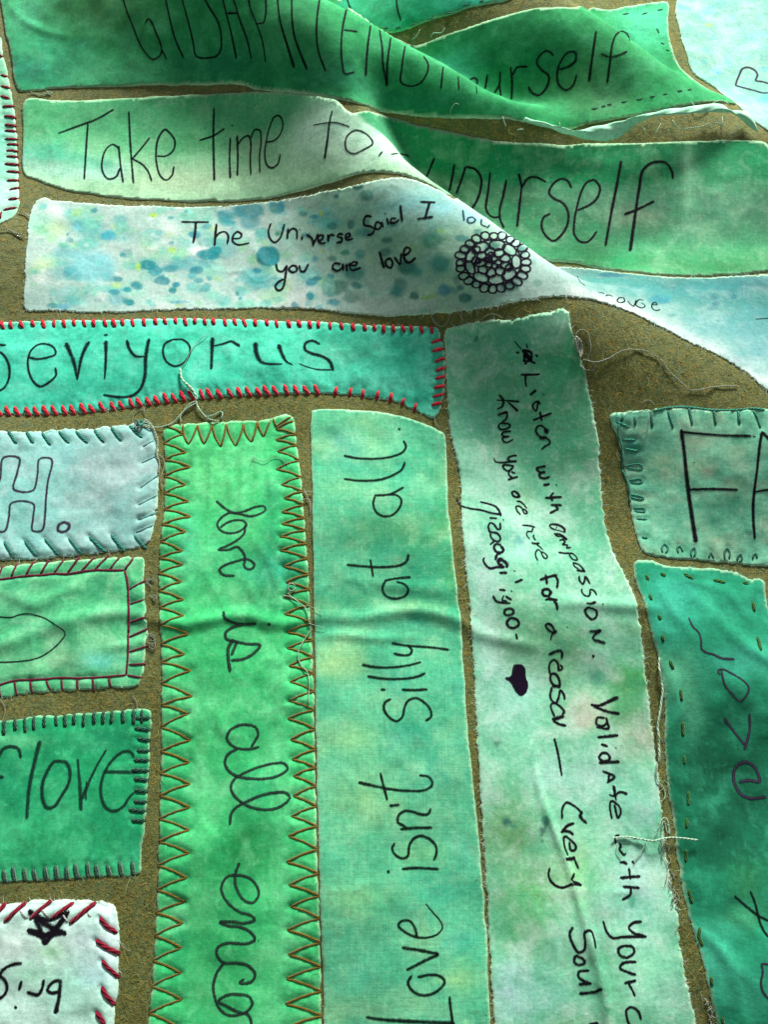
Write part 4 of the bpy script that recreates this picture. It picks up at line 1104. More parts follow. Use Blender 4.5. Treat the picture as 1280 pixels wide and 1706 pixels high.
# --- running stitched strip, lower right
run = [(1056,940),(1058,935),(1075,934),(1092,937),(1105,943),(1140,945),(1190,948),(1230,955),(1250,966),(1265,964),(1272,967),(1277,1000),(1283,1020),(1400,1050),(1400,1810),(1218,1810),(1195,1706),(1180,1640),(1165,1580),(1150,1530),(1138,1480),(1128,1420),(1120,1350),(1112,1300),(1108,1220),(1108,1160),(1098,1100),(1085,1050),(1072,1000),(1060,970)]
run_s = segs("365,128 410,152;558,130 645,182;812,185 922,210;1065,208 1120,218;235,138 262,192;268,308 292,362;343,483 372,527;378,648 392,718;443,868 477,952;1152,368 1166,462;1192,668 1222,792", 1030, 930, 5.12) + segs("468,268 482,382;490,568 492,712;508,878 502,972;545,1212 540,1352", 1050, 1100, 5.565) + segs("497,248 490,357;491,553 486,687;518,938 550,1082", 1060, 1320, 5.818) + segs("628,225 615,310 652,412;733,702 742,802;838,1092 852,1182", 1060, 1506, 5.818)
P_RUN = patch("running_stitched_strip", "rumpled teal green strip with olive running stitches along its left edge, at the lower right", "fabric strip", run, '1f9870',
    cotton("cotton_rumpled", 1.5, tuple(hexlin('4cc8a0')), tuple(hexlin('0c6a50')), 0.2, seed=16.2),
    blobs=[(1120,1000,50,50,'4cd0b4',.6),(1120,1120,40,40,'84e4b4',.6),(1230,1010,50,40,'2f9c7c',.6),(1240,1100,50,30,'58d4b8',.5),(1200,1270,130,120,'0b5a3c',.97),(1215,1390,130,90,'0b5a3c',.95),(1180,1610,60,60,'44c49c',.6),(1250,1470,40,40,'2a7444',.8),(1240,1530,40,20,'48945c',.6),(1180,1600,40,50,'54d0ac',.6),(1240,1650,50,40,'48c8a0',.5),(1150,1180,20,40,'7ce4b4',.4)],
    dents=run_s, puff=.0008, puff_in=.003, pull=0, seed=26, grid=.0013, wr=.00045, wr_scale=75, ragged=.00018)
for s in run_s: stitch(P_RUN, s, 6.5, OLIVE, arch=.0, flat=.55)
# ------------------------------------------------------------------ handwriting
W = lambda P, z, width, mat, *words: [write(P, parse(w, *z), width, mat) for w in words]
Z = (0, 0, 4)
W(P_GID, Z, 3.6, INKTHIN,
  "800,-90 822,0 850,90 890,190 930,290 975,360 1015,395 1050,385 1075,350 1070,300 1040,220 1010,150 990,128 968,150;1075,330 1110,395;1075,-140 1100,-20 1130,120 1170,270 1222,385;1195,-120 1215,0 1250,130 1290,300 1300,360 1315,380 1400,385 1440,375 1468,340 1475,260 1450,140 1400,60 1340,-50")
W(P_GID, (320, 0, 4), 3.6, INKTHIN,
  "185,-80 225,80 260,220 295,390@3,4.2;255,-80 320,140 365,260 395,390;235,88 300,90;370,-60 390,60 430,160 470,280 490,415@3.8,2.4;490,-60 492,90 475,150 430,160;565,-60 590,150 640,320 680,450@3.2,5.5;662,-80 680,230 720,350 765,460@3.2,5;858,-60 832,150 840,330 890,475",
  "1030,60 1005,180 995,300 1005,440 1020,490 1080,480;1015,200 1100,210@4;1190,170 1170,320 1158,500@3.4,5;1250,200 1268,320 1275,440 1300,570;1325,250 1305,400 1297,570@3.2,4.5;1420,305 1400,450 1395,550 1460,575 1520,555 1565,490 1575,430 1545,375@3.2;1675,445 1660,590@2.8,3.6;1775,510 1780,600@2.6;1895,570 1900,620@2")
W(P_GID, (640, 0, 4), 4.0, INKGREEN,
  "575,530 600,520 620,530 622,560;690,500 675,590;775,480 770,560 735,625;770,560 780,640;845,450 855,560 850,670;858,500 890,450 955,445;1130,370 1110,350 1085,340 1040,370 1020,420 1050,465 1100,510 1080,590 1030,635 985,615 965,580;1170,465 1240,440 1280,400 1275,350 1230,350 1180,410 1155,500 1170,570 1215,600 1260,570 1285,500;1415,210 1390,380 1368,540@4,5;1640,272 1625,230 1590,208 1550,230 1525,290 1510,400 1490,550@3,5.2;1448,360 1500,380 1560,370 1620,342")
W(P_TOP, (560, 0, 4.267), 3.2, INKGREEN, "425,-60 440,70 462,145;75,-30 95,40 105,60")
W(P_TAKE, (0, 140, 4), 3.9, INKPEN,
  "390,328 560,265 640,235 755,170@4.2;585,262 575,400 560,635;795,430 750,403 710,430 680,510 685,590 720,632 770,620 800,560;790,415 805,560 820,655;858,185 868,400 888,660;995,360 940,430 880,500;870,495 940,530 985,580 1010,645;1045,480 1110,478 1155,440 1165,380 1130,325 1100,303 1060,350 1040,440 1045,540 1070,615 1105,640 1145,610 1158,550")
W(P_TAKE, (300, 140, 4), 3.9, INKPEN,
  "225,160 222,380 228,640@3.8,5;130,375 220,345 295,298;335,360 330,500 335,625;345,275 350,278@5;380,345 385,480 382,610;388,400 420,360 455,345 470,380 468,500 472,602@3.6;472,360 500,305 530,310 540,370 530,480 532,590@3.4;575,390 630,375 670,330 685,260 665,215 635,215 600,280 575,380 565,470 580,540 610,560 650,535 668,470@3.6",
  "1015,180 1000,240 985,360 965,495@3.6,5.5;890,275 960,262 1040,258 1130,285@3.2")
W(P_TAKE, (520, 130, 4), 3.6, INKPEN, "345,478 320,490 280,505 235,485 222,430 240,380 290,348 340,360 390,400 405,435 340,480;470,490 445,520")
W(P_TAKE, (0, 0, 1), 4.2, INK,
  "652,257 665,256 681,260@3.6;724,264 717,280 711,295@3.8;757,275 754,295 749,318;776,278 770,297 761,322;778,278 792,282 802,297 800,320 795,334 787,347@4.6;817,288 814,317 811,335 810,347 818,360 828,362 834,360;844,300 838,330 833,350 834,366 840,379@4.4;870,310 867,335 862,377@3.8,5")
W(P_TAKE, (860, 230, 4), 4.4, INK,
  "20,240 40,330;40,330 80,270 130,260 200,292@4;370,330 345,285 300,272 245,310 222,365 250,400 310,430 345,480 345,570 300,650 250,685 200,650 172,590 185,530 225,505;415,480 500,440 545,395 560,330 520,280 475,295 440,350 410,450 390,560 390,640 430,690 480,690 520,650 538,622@4.2;702,155 680,280 640,480 598,715@4.8,5;1048,270 1040,220 1000,165 940,158 880,180 845,220 825,320 795,520 762,750@4.6,6;725,508 800,480 920,422@4.8")
W(P_UNI, (280, 310, 4), 4.8, INK,
  "90,238 180,240 270,240@3.8;185,242 180,310 168,378@4.8;322,255 315,330 310,395;312,345 345,312 380,305 400,330 395,385@4.2;430,350 480,345 490,322 460,305 435,330 430,365 460,390 540,380@4",
  "685,250 670,300 680,350 710,375 745,350 775,255@4;800,285 795,350;800,312 830,282 855,292 860,352@4;893,338 893,356;877,288 880,290@4;925,325 960,350 970,395@5;1000,320 985,355 965,390;1000,370 1030,350 1035,330 1010,330 1000,355 1020,382 1050,378;1065,325 1070,370;1068,345 1085,325 1110,330;1165,322 1140,320 1130,335 1160,350 1155,372 1125,378;1190,345 1215,330 1205,315 1185,330 1190,358 1235,350@4.4",
  "720,520 730,560 760,570 790,535;790,530 780,620 760,685 735,695 715,670 735,640 770,620;825,530 805,555 830,575 860,560 850,532 825,530;875,530 885,565 905,570 935,520",
  "1150,520 1110,515 1098,545 1125,565 1160,545 1165,520 1170,560;1185,520 1195,565;1190,537 1215,517;1215,530 1250,528 1262,512 1235,508 1212,530 1225,560 1285,545@4.4")
W(P_UNI, (580, 310, 4), 4.6, INK,
  "155,205 125,200 105,230 110,260 150,270 175,285 160,320 130,328;220,250 195,240 180,270 195,290 220,270 225,242 235,275;260,215 270,255;248,184 252,186@5;320,215 290,220 285,245 310,247 340,225;350,130 355,180 362,235@5",
  "485,105 580,108@4.4;545,108 530,160 515,215@5;465,220 515,212 565,205@4.8",
  "210,440 240,545@5;280,480 255,495 255,530 285,545 298,512 280,480;310,475 345,520 355,450;375,465 410,440 415,420 390,410 372,440 385,500 410,510 450,480@5")
W(P_UNI, (580, 310, 4), 3.6, ink("blue_black_ink", '1c3c5c', cover=.85), "765,160 775,230;830,205 800,215 800,240 830,245 850,225 830,205;890,220 890,255 925,272;945,258 930,278")
W(P_UNI, (960, 400, 4), 2.8, INKPEN, "10,240 30,280 60,302@1.8;150,346 190,356@1.8;200,372 215,366 245,375@2.4;320,385 290,385 275,405 295,417 325,407 320,385;345,405 365,428 385,440 402,400;450,402 420,398 400,430 440,452 462,440 440,418;505,430 540,430 530,415 508,430 510,455 540,470 562,462;1200,527 1240,524 1300,520@2")
# the doodled flower
fl = random.Random(3)
cx, cy, ax, ay = 822, 437, 1.0, 0.80
strokes = []
def loop(c, r0, r1, a, w):
    pts = []
    for k in range(11):
        t = 2 * math.pi * k / 10
        rr_ = (r0 + r1) / 2 + (r1 - r0) / 2 * math.cos(t); aa = a + w * math.sin(t)
        pts.append((cx + ax * rr_ * math.cos(aa), cy + ay * rr_ * math.sin(aa)))
    return (np.array(pts), None)
for k in range(24):
    strokes.append(loop(0, 47 + fl.uniform(-2, 2), 64 + fl.uniform(-3, 2), 2*math.pi*k/24 + fl.uniform(-.03, .03), .125))
for k in range(9):
    a = 2*math.pi*k/9 + fl.uniform(-.1, .1)
    strokes.append(loop(0, 30 + fl.uniform(-4, 3), 47, a, .36))
for k in range(9):
    strokes.append(loop(0, 13 + fl.uniform(-3, 3), 31, 2*math.pi*k/9 + .3, .34))
for k in range(5):
    strokes.append(loop(0, 1, 14, 2*math.pi*k/5, .6))
strokes.append((np.array([(cx + ax*47*math.cos(t), cy + ay*47*math.sin(t)) for t in np.linspace(0, 2*math.pi, 30)]), None))
for k in range(6):
    a, r = fl.uniform(0, 6.28), fl.uniform(4, 34)
    strokes.append(loop(0, r, r + fl.uniform(8, 16), a, fl.uniform(.12, .3)))
write(P_UNI, strokes, 3.5, INKPURPLE, name="flower_drawing")

W(P_SEV, (0, 520, 4), 4.6, INKPEN,
  "-70,262 0,268 40,310 62,380 55,450 30,500 -10,528@5;-10,218 35,220@5;190,300 250,312 320,300 368,280 360,240 320,215 260,215 210,250 186,310 190,390 220,460 265,495 320,470 372,420 368,372@4.4;440,210 490,330 515,450@9,4;590,200 550,280 515,440@8,4;705,195 705,300 697,445@8,3;695,152 715,152@5;845,190 860,240 900,290 960,295@7,3;992,180 970,300 965,420 935,510 870,560 790,565 690,552@7,5;1150,182 1100,210 1085,260 1110,330 1165,360 1220,340 1262,280 1260,220 1220,185 1150,182@4.2")
W(P_SEV, (300, 520, 4), 4.4, INKPEN,
  "215,175 212,280 208,380@8.5,4.5;225,225 290,210 340,196 395,225@3,7;502,208 508,270 540,330 600,345 680,345@10,2.6;658,220 680,280 710,330 750,350@9,2.4;930,212 880,190 835,210 835,250 880,275 950,295 1000,330 1020,385@5,7;1010,384 920,382 850,365 795,342@3.2,2")
W(P_H, (0, 690, 4.414), 3.8, INKVIOLET, "-30,560 0,470 25,320 140,325 125,430 100,550 240,560 275,440 290,330 375,330 350,500 335,640 330,740 305,855 240,855 242,760 245,662 80,655 65,750 30,860 -30,860")
W(P_H, (0, 860, 4.414), 5.2, INKVIOLET, "470,42 430,65 427,105 460,115 500,95 508,60 470,42")
W(P_HEART, (0, 1010, 4.414), 2.7, INKPEN, "-60,72 90,80 130,65 200,55 270,68 340,95 410,140 470,185 478,200 450,250 390,310 300,370 240,390 140,405 60,410 -60,412")
W(P_FL, (0, 1170, 4.414), 6.4, INKGREY,
  "-20,420 20,345 70,325 130,340 152,405@6;-30,550 20,548@6;290,290 255,430 215,620 195,850@8,6.4;440,432 400,435 350,500 310,610 315,720 345,775 390,770 450,690 505,590 512,500 480,440 440,432;570,420 585,600 595,790@4.6,7;780,350 720,450 660,570 600,710@3.6,7;635,580 630,720@3;770,510 900,512 1000,516;985,395 950,360 900,365 830,420 770,510 740,620 745,700 780,775 830,800 900,770 950,700 985,662@5.6")
W(P_BRIG, (0, 1490, 4.414), 8.0, INK, "212,122 300,200 480,290@9;500,128 420,230 330,300 205,268@9;330,362 300,280 260,180@9;330,362 400,270 490,150@9;205,262 330,300 470,280@9;215,130 350,190 500,130@8")
W(P_BRIG, (0, 1490, 4.414), 6.0, INK, "445,632 432,760 410,865@6.5,9;440,635 400,637 360,672 350,710 390,725 425,715@6;320,630 305,700 280,735 200,718@6;155,640 140,700;108,828 120,832;155,505 90,515 20,555 0,590 40,640 50,690 20,750 -20,765@6;-60,640 -90,720")
W(P_LOVE, (250, 800, 4.414), 4.4, INKHOLLOW,
  "490,155 550,205 620,240 700,225 780,195 840,193 848,218 800,250 740,265 660,247 590,240 530,270 495,320 510,360 560,387 640,382 690,352 710,328 690,300 640,292 570,310 520,345;700,330 692,390 640,440 570,480 505,510 580,510 640,490 690,540 700,590 690,620 710,650 750,650 768,620 740,590 710,580 620,600 540,630 510,660 540,695 620,702@4.6")
W(P_LOVE, (250, 980, 4.414), 5.4, INKHOLLOW, "540,172 545,210 590,245 660,262 780,262;680,265 600,290 555,330 560,370 620,390 720,410 810,418 760,480 690,520 600,530;610,380 575,440 575,520 588,610@6;640,390 600,490;872,262 880,266@7")
W(P_LOVE, (250, 1160, 4.414), 4.8, INKHOLLOW, "800,372 740,387 640,380 590,350 565,300 590,250 650,215 720,208 780,230 795,280 770,330 745,372;640,385 570,430 550,490 580,550 650,590 740,605 850,605 950,580 1012,530 990,495 900,495 800,520 700,560 620,610 595,670 620,730 690,790 780,825 900,830 990,790 1027,740 1000,710 900,710 800,735 700,780 630,820 595,870 588,940@5;732,292 737,294@3")
W(P_LOVE, (250, 1390, 4.414), 5.0, INKHOLLOW, "655,212 630,280 625,350 650,430 700,490 760,500 800,440 785,380 730,320 640,300 570,310 525,380 530,430 580,510 660,570 750,600 770,625 700,652 600,642 515,645 580,672 660,680 740,720 772,770 720,800 560,800 500,830 490,880 540,940 650,945 730,970 772,1030 740,1085 660,1090 690,1062;540,945 490,1020 465,1120 480,1210 520,1290 580,1330 650,1325 720,1295 752,1240 725,1190 660,1178 570,1180 505,1225 580,1270 650,1305 720,1325 748,1400 745,1470;795,776 798,778@3")
W(P_ISNT, (560, 690, 5.333), 4.8, INKGREEN, "555,132 570,132@5;75,370 200,392 400,392 520,370 600,330 622,285 600,235@5,4.4;75,575 200,590 400,580 520,535 590,485 612,425;600,650 480,710 345,722;470,715 540,720 580,760 570,820 500,895 420,905 360,870 332,800 345,730@4.4")
W(P_ISNT, (560, 830, 5.333), 4.8, INKGREEN, "100,590 250,605 480,608 580,590 630,555 642,500;305,545 318,620 330,695@4;660,700 540,712 435,732@5;440,735 415,790 430,850 480,885 550,890 620,860 644,810 610,765 540,742@4.4")
W(P_ISNT, (560, 1040, 5.333), 4.8, INKGREEN, "500,165 600,185 700,195 850,205 1000,225@4.6;640,190 675,230 660,265 600,275 515,260;235,360 350,380 480,382 640,365 755,335@5,4;285,462 400,480 560,485 720,465 790,435;590,580 700,585 810,577@5;405,580 435,580@5.5;485,665 440,690 425,740 460,810 540,860 590,820 610,740 640,680 710,655 780,690 840,760 845,820 800,855")
W(P_ISNT, (560, 1260, 5.333), 5.0, INKGREEN, "205,232 330,260 480,290 640,305 780,300 850,260 855,220 820,180 745,168@6,4;395,150 425,270 455,385@4.6,5.4;480,438 560,430@5;575,645 700,635 850,632@5.6;620,625 550,580 560,520 610,485 680,490 760,515 820,510 842,465;520,772 500,820 530,875 600,905 640,880 650,800 690,730 760,705 840,740 885,790 895,850 870,922;590,1000 700,990 910,1000@5;460,1022 472,1026@6.5")
W(P_ISNT, (560, 1470, 5.333), 5.2, INKGREEN, "720,480 700,400 650,340 580,345 555,380 600,430 700,480 800,490 900,460 947,400 920,330 870,275 800,190@5.4,2.4;590,578 740,600 910,635@5.8;910,640 780,700 630,775@5.8,5;670,830 640,890 680,960 760,1000 850,990 930,940 967,880 920,830 830,820 730,840@5;270,1195 400,1215 700,1235 1050,1250@5,7;1010,1015 1020,1120 1040,1250@5,5.5")
LZ = (740, 520, 4.741)
W(P_LIS, LZ, 4.4, INK, "620,300 640,340 630,392;625,300 690,320 690,385;630,345 690,360@7;640,320 690,380@8;630,385 690,390 722,405;560,232 585,262 612,292@2.2;650,250 660,282@3;575,318 592,322;640,410 655,400;725,340 742,350")
Q = 10.667
W(P_LIS, (870, 560, Q), 4.0, INK, "310,680 160,685 -10,688@4.4;70,690 62,780 80,900@4.4,3;150,1045 250,965@5;380,1040 386,1046@4.6;300,1150 230,1180 190,1240 250,1330 280,1230 290,1160 325,1210@3.8;205,1495 340,1440 520,1370@4.4;325,1345 340,1440 355,1500@3.8")
W(P_LIS, (815, 640, Q), 4.2, INK, "1040,860 1000,790@8;990,770 930,740 870,750 835,820 860,880 910,930 960,950;910,960 1010,950@6.5;1010,950 1075,1000 1085,1050 1010,1095 940,1155@4.2,3.2", "185,195 250,270 260,340 230,400 150,445@5,3.2;535,310 400,300 270,290 130,283@5,2;510,475 430,400 340,320@5.5,3;165,550 320,490@5;320,490 320,590 240,690 350,710 380,740 340,780 210,800 170,750 200,700 240,690@3.8;385,835 260,855 230,890 300,935 365,925@4;290,935 240,960 270,1020 330,1030 430,980@4.2,2.6")
W(P_LIS, (815, 740, Q), 3.8, INK, "490,200 400,210 340,250 360,290 490,300@4;490,300 330,315 180,325 115,305 92,250@4.4,2.4;440,385 330,370 255,370 260,420 320,470 390,450 440,385;390,440 350,520 380,570 420,590@3.6;465,515 400,490@4;510,580 430,600 345,630@4.4",
  "1005,390 920,405 850,430 900,490 1000,495@4.6;960,500 895,540 920,590 990,605 1075,580@4.6;980,725 1075,705@5.4;1200,722 1206,728@5;1010,955 1130,945 1290,935@5;1150,860 1100,930 1130,1000@4;1110,1080 1290,1082@5;1180,1090 1230,1150 1180,1175 1090,1225@4.4",
  "450,830 410,860 440,920 490,940 540,920 510,870 450,830@4.4;490,950 555,925@4.4;500,1015 560,1020 620,1070 675,1140@4.4,2.4;560,1250 500,1180 485,1110 540,1100 600,1150@3.2;595,1160 640,1230 680,1225 650,1170 600,1150@3.2")
W(P_LIS, (840, 850, Q), 3.4, INK, "330,265 450,275 550,300@3,4;515,310 500,370 420,380 405,430 460,515@3.6,2;530,440 530,480 565,535@3.6,2.4;500,580 560,592 625,588@4.4;580,600 640,650 700,710@3.4,2;600,890 565,810 570,740 610,700 655,730@3;660,740 690,810 740,860 775,830 740,775 660,735@3.2",
  "1080,390 1080,340 1010,280 900,250 815,265 840,310 910,345@5,3;910,345 980,360 1060,385@1.6;920,345 945,290@1.6;900,415 960,460 1020,460 1110,520 1125,515@3.6;900,415 1000,430 1120,505@3.4;990,540 1040,520 1085,560 1050,610 1130,620 1120,670 1185,660@3.6",
  "980,750 1080,765 1220,765@4;1220,765 1280,820 1310,880 1240,880 1180,820 1160,780@2.8")
W(P_LIS, (900, 850, Q), 3.4, INK, "590,930 700,970 760,1030 800,1085@3.4;590,940 620,1000 690,1040@2.6;665,1065 730,1075 800,1085@4.6")
W(P_LIS, (920, 950, Q), 3.8, INK, "485,105 490,170 550,245 580,190 595,115 680,240@3.8;530,330 540,400 640,465 680,420 685,345 740,355 800,440@3.6;620,580 700,590 775,565@3.2,5.4;905,600 912,608@4.6;640,660 590,710 620,790 720,870 800,800 790,720 720,680 640,660@4.6;670,1085 760,1085 870,1070@4.4,6.5;860,1080 770,1140 730,1200 760,1235@5,3.4;760,1245 850,1262 940,1290@6;270,1005 280,1012@3.4")
W(P_LIS, (780, 850, Q), 3.4, INKPURPLE, "-200,-230 -160,-110 0,-40 250,0 420,50 580,75@3.2,4.6;585,95 560,20 500,-60 380,-110 220,-150@5,3;390,135 510,142@4.2;628,168 636,174@4.2;570,225 575,330 540,340 450,240 400,225 365,280 385,380@4;385,380 420,390 520,410 580,500 550,550 470,540 410,470 400,400@4.2;470,545 400,610@4;620,700 580,620 500,600 465,650 500,730 590,750 635,710 610,650@4.6;590,760 520,790 490,880@4.6;560,860 620,890 700,970 690,1010@6.5;540,870 560,960 620,1000@7;640,1010 520,1010 390,1030 310,960 275,880 295,840@6.5,3;570,1110 690,1110@5.6;825,1075 840,1082@5")
LZ = (760, 820, 4.741)
W(P_LIS, LZ, 3.8, INKPURPLE, "470,712 525,690@5")
W(P_LIS, LZ, 3.6, INK, "668,692 730,670 795,655@5.5;710,655 720,722@5.5;790,660 805,700 800,755@4.6;735,770 692,770 688,805 730,818 755,790 735,770@4.6;735,845 800,850@5;")
LZ = (800, 960, 4.741)
W(P_LIS, LZ, 4.2, INK, "155,105 200,110;250,115 254,119@4.6;105,155 130,195 190,208 240,212;190,150 178,188 215,195@3;205,158 250,185;220,255 195,270 200,300 240,305 268,285 255,258 220,255@4.8;245,325 215,360 225,395 265,408 310,375 298,345 245,325@4.8;285,455 290,475 295,495@4.4", "540,98 497,110 502,150 540,155 555,120 540,98@4.6;520,185 570,178 600,210 615,262@5;545,150 555,190", "890,630 902,632@6", "545,370 520,385 552,430 590,445 575,395 545,370;592,430 605,440@6;600,440 570,462 560,502@3")
LZ = (820, 1090, 4.267)
W(P_LIS, (885, 1070, Q), 4.6, INK, "320,215 420,170 530,140@5.4;530,140 555,190 550,280@4.6;345,560 325,460 350,350 420,310 480,370 490,480@4.2;490,500 560,470 560,440 520,400@3.6;490,500 500,440@4.6;520,780 500,650 440,565 370,560 345,640 400,750 470,780@4.6;390,775 520,780@6.5;600,1010 590,940 525,850 500,960 440,1080 370,1030 345,920 380,790@4.6;600,1220 510,1130 420,1080 360,1100 370,1200 420,1310@4.2;600,1220 560,1290@4.4;580,1310 480,1345 390,1365@6.5;400,1395 500,1450 620,1480@5")
W(P_LIS, LZ, 4.2, INK, "445,600 470,700 497,860@5,4;")
blot(P_LIS, [(820 + a / 4.267, 1090 + b / 4.267) for a, b in [(160,68),(190,64),(218,70),(240,98),(245,160),(262,210),(244,278),(206,299),(168,272),(132,208),(112,190),(88,178),(98,158),(132,150),(140,110),(146,85)]], INKPURPLE, "heart_drawing")
W(P_LIS, LZ, 4.6, INK, "895,305 830,335 760,365 705,358@7,4.6;730,372 830,408 905,420@5.4;800,452 752,450 745,495 790,510 820,475 812,452;820,475 830,525 745,515;755,590 895,575@5.6;780,640 822,652@5;880,664 884,668@5;782,700 763,735 800,760 840,742 822,705 782,700@5;765,770 905,763@5.6;790,830 872,870 820,912;835,850 830,905;")
LZ = (820, 1290, 4.267)
W(P_LIS, LZ, 5.0, INK, "870,85 882,162@4.6")
W(P_LIS, LZ, 4.6, INK, "500,312 502,240 530,200 580,220 645,275@4.4;640,265 628,295 672,345@6;585,705 575,755 635,785@5.6;632,785 570,782 500,805 440,780 405,725 410,665@5,4.4")
W(P_LIS, LZ, 4.6, INK, "915,735 1052,724@5.4;975,668 985,742;935,798 1048,806@5.4;990,808 985,852 930,890@5")
EZ = 15.87
W(P_LIS, (1000, 1310, EZ), 4.4, INK, "355,-20 380,150 400,250 440,360@4.2,2.4;250,215 340,250 420,220 500,160 600,150 710,195@3,6;320,850 290,700 270,560 290,400 330,380 420,440 510,520 555,620 550,720 480,830 440,720 410,580 390,490@4")
W(P_LIS, (925, 1370, EZ), 4.6, INK, "500,20 390,60 280,130 230,200 170,260@5,5.5;230,215 350,240 430,270 480,320@5.5;340,860 270,690 240,540 240,390 290,370 400,450 500,540 560,650 520,730 430,740 395,640 385,520@4.6;270,980 400,965 520,930@6.5;510,960 570,1090 625,1220@4.4")
W(P_LIS, (1010, 1380, 13.6), 4.4, INK, "320,185 260,160 210,210 225,340@5,3.6;310,340 340,400 310,450 370,560 415,600 455,560@5.5,4;320,770 410,765 470,800@3.4,6.5;600,740 630,780@5")
LZ = (820, 1490, 4.267)
W(P_LIS, LZ, 5.2, INK, "1065,192 1000,205 975,235 1010,275 1080,292@5;1098,298 930,302 860,308 820,270 792,190@5.6,4.6;940,365 902,385 910,430 960,447 1012,410 1000,372 940,365@5;1025,478 930,490 912,520 960,550 1022,570@5;945,630 1022,612@5.2;970,630 1000,682 1018,720@4.6;1062,885 1040,830 990,800 958,820 960,870 982,940@5", "575,235 555,270 575,350 620,412 658,390 665,330 662,270 700,258 730,330 737,380@5;640,450 595,438 588,480 622,502 662,480 640,450@5;690,540 620,550 615,580 650,612 705,632@5;622,638 705,632@5;625,705 740,690 782,672@5.4;690,925 755,912@5")
W(P_FA, (1000, 650, 4.571), 6.4, INK, "622,305 645,480 665,680 690,880 715,1040 732,1150@6.4,8;625,318 800,335 1000,346 1150,348@5;662,758 860,752 1050,758@5;1235,320 1220,420 1200,600 1172,830 1170,980 1182,1130@5.4,5;1238,318 1300,380 1400,480 1500,640@6;1180,775 1240,765 1360,745@4.4;718,552 722,553@4;1165,350 1188,353@2.6")
W(P_RUN, (1030, 930, 5.12), 4.0, INKVIOLET, "605,508 640,580 695,640 712,710 715,770 750,800 820,820 880,850 990,860@2.8,4.4")
W(P_RUN, (1050, 1100, 5.565), 3.4, INKVIOLET, "840,130 820,110 830,85 860,82 960,130 1050,185 1105,250 1090,310 1018,380 950,310 890,240 865,170 850,95@3.4;878,540 960,650 1065,780@4.4;1110,500 1112,640 1085,760 1065,825@4.4;1020,1130 1100,1112 1202,1122 1192,1060 1150,980 1090,945 1010,960 965,1040 975,1150 1030,1240 1110,1277 1260,1265@5.4")
W(P_RUN, (1060, 1320, 5.818), 4.6, INKGREEN, "960,1005 1080,1110 1200,1200 1300,1250;1112,960 1160,1080 1195,1230 1240,1340 1320,1440")
W(P_RUN, (1060, 1506, 5.818), 4.0, INKVIOLET, "1330,595 1225,583 1232,650 1215,760 1235,850 1320,950")
write(P_WHITE, P_WHITE_HEART, 3.4, INKVIOLET, name="heart_drawing")

# ------------------------------------------------------------------ frayed edges, stray threads
fray(P_UNI, 1100, .0016, 'dcecdf', 31)
fray(P_LIS, 1500, .0017, 'd8ead0', 32)
fray(P_TAKE, 320, .0011, 'b4dcb4', 33)
fray(P_GID, 260, .0012, '8cc8a4', 34)
fray(P_RUN, 800, .0015, '94dcbc', 35)
fray(P_H, 900, .0014, 'd8e8dc', 36)
fray(P_BRIG, 900, .0013, 'e4eee4', 37)
fray(P_SEV, 600, .0011, 'b8e8d8', 38)
fray(P_ISNT, 260, .0008, 'b4e0ac', 39)
fray(P_FA, 500, .0012, '9cd4bc', 40)
fray(P_HEART, 500, .0012, 'a8dcb4', 41)
fray(P_LOVE, 300, .0011, '84c890', 42)
fray(P_FL, 600, .0011, '84d0a8', 43)
fray(P_LEFT, 500, .0012, 'b8e0c4', 44)
fray(P_WHITE, 400, .0012, 'e4f0ea', 45)

def L(txt, z): return [s for s, _ in parse(txt, *z)]
loose(L("5,380 10,450 50,490 100,540 110,600", (300,520,4)), 5.0, STRAND, "tangled_thread", None, None, parent=P_SEV, seed=50)
loose(L("40,480 70,520 112,560 118,600", (300,520,4)), 3.4, STRAND, "tangled_thread", None, None, parent=P_SEV, seed=49)
loose(L("110,600 130,660 170,700 230,690 280,665 290,690 268,722", (300,520,4)) + L("110,600 60,620 10,680 -40,740 -90,765 -190,770 -240,750", (300,520,4)) + L("110,615 40,650 0,700 12,745", (300,520,4)) + L("120,630 160,690 200,720 262,732", (300,520,4)), 3.0, STRAND, "tangled_thread",
      "tangle of pale green thread hanging from the red stitched teal strip onto the felt", "thread", seed=51)
loose(L("190,150 100,220 50,320 5,380", (300,520,4)), 1.6, STRAND, "loose_thread", None, None, parent=P_SEV, seed=52)
loose(L("880,740 890,690 960,640 965,690", (0,520,4)), 1.8, GREYSTRAND, "loose_thread", parent=P_H, seed=53)
loose(L("990,60 1040,50 1060,90 1010,110 990,80 1040,70 1075,100 1130,110 1100,60 1060,40 1120,90 1150,150 1165,220 1150,300 1175,360 1165,450", (0,690,4.414)), 3.2, GREYSTRAND, "loose_thread", parent=P_H, seed=54)
loose(L("1000,50 1030,70 1020,90 1050,95 1060,65 1030,45", (0,690,4.414)), 5.0, TEAL, "thread_knot", parent=P_H, seed=55)
loose(L("1165,300 1210,340 1200,420 1180,500 1210,560", (0,690,4.414)), 1.8, GREYSTRAND, "loose_thread", parent=P_H, seed=56)
loose(L("980,55 1020,60 1050,70 1100,110 1150,150 1170,230 1180,310 1110,420 1088,500 1120,570 1160,620 1165,860", (250,980,4.414)) + L("1010,0 1025,50 1060,80", (250,980,4.414)), 2.4, STRAND, "stray_thread",
      "long fine pale thread wandering down the right edge of the gold zigzag strip", "thread", seed=57)
loose([[(486 + 7*math.cos(t), 979 + 7*math.sin(t)) for t in np.linspace(0, 6.0, 12)]], 3.2, GREYSTRAND, "loose_thread", parent=P_LOVE, seed=58)
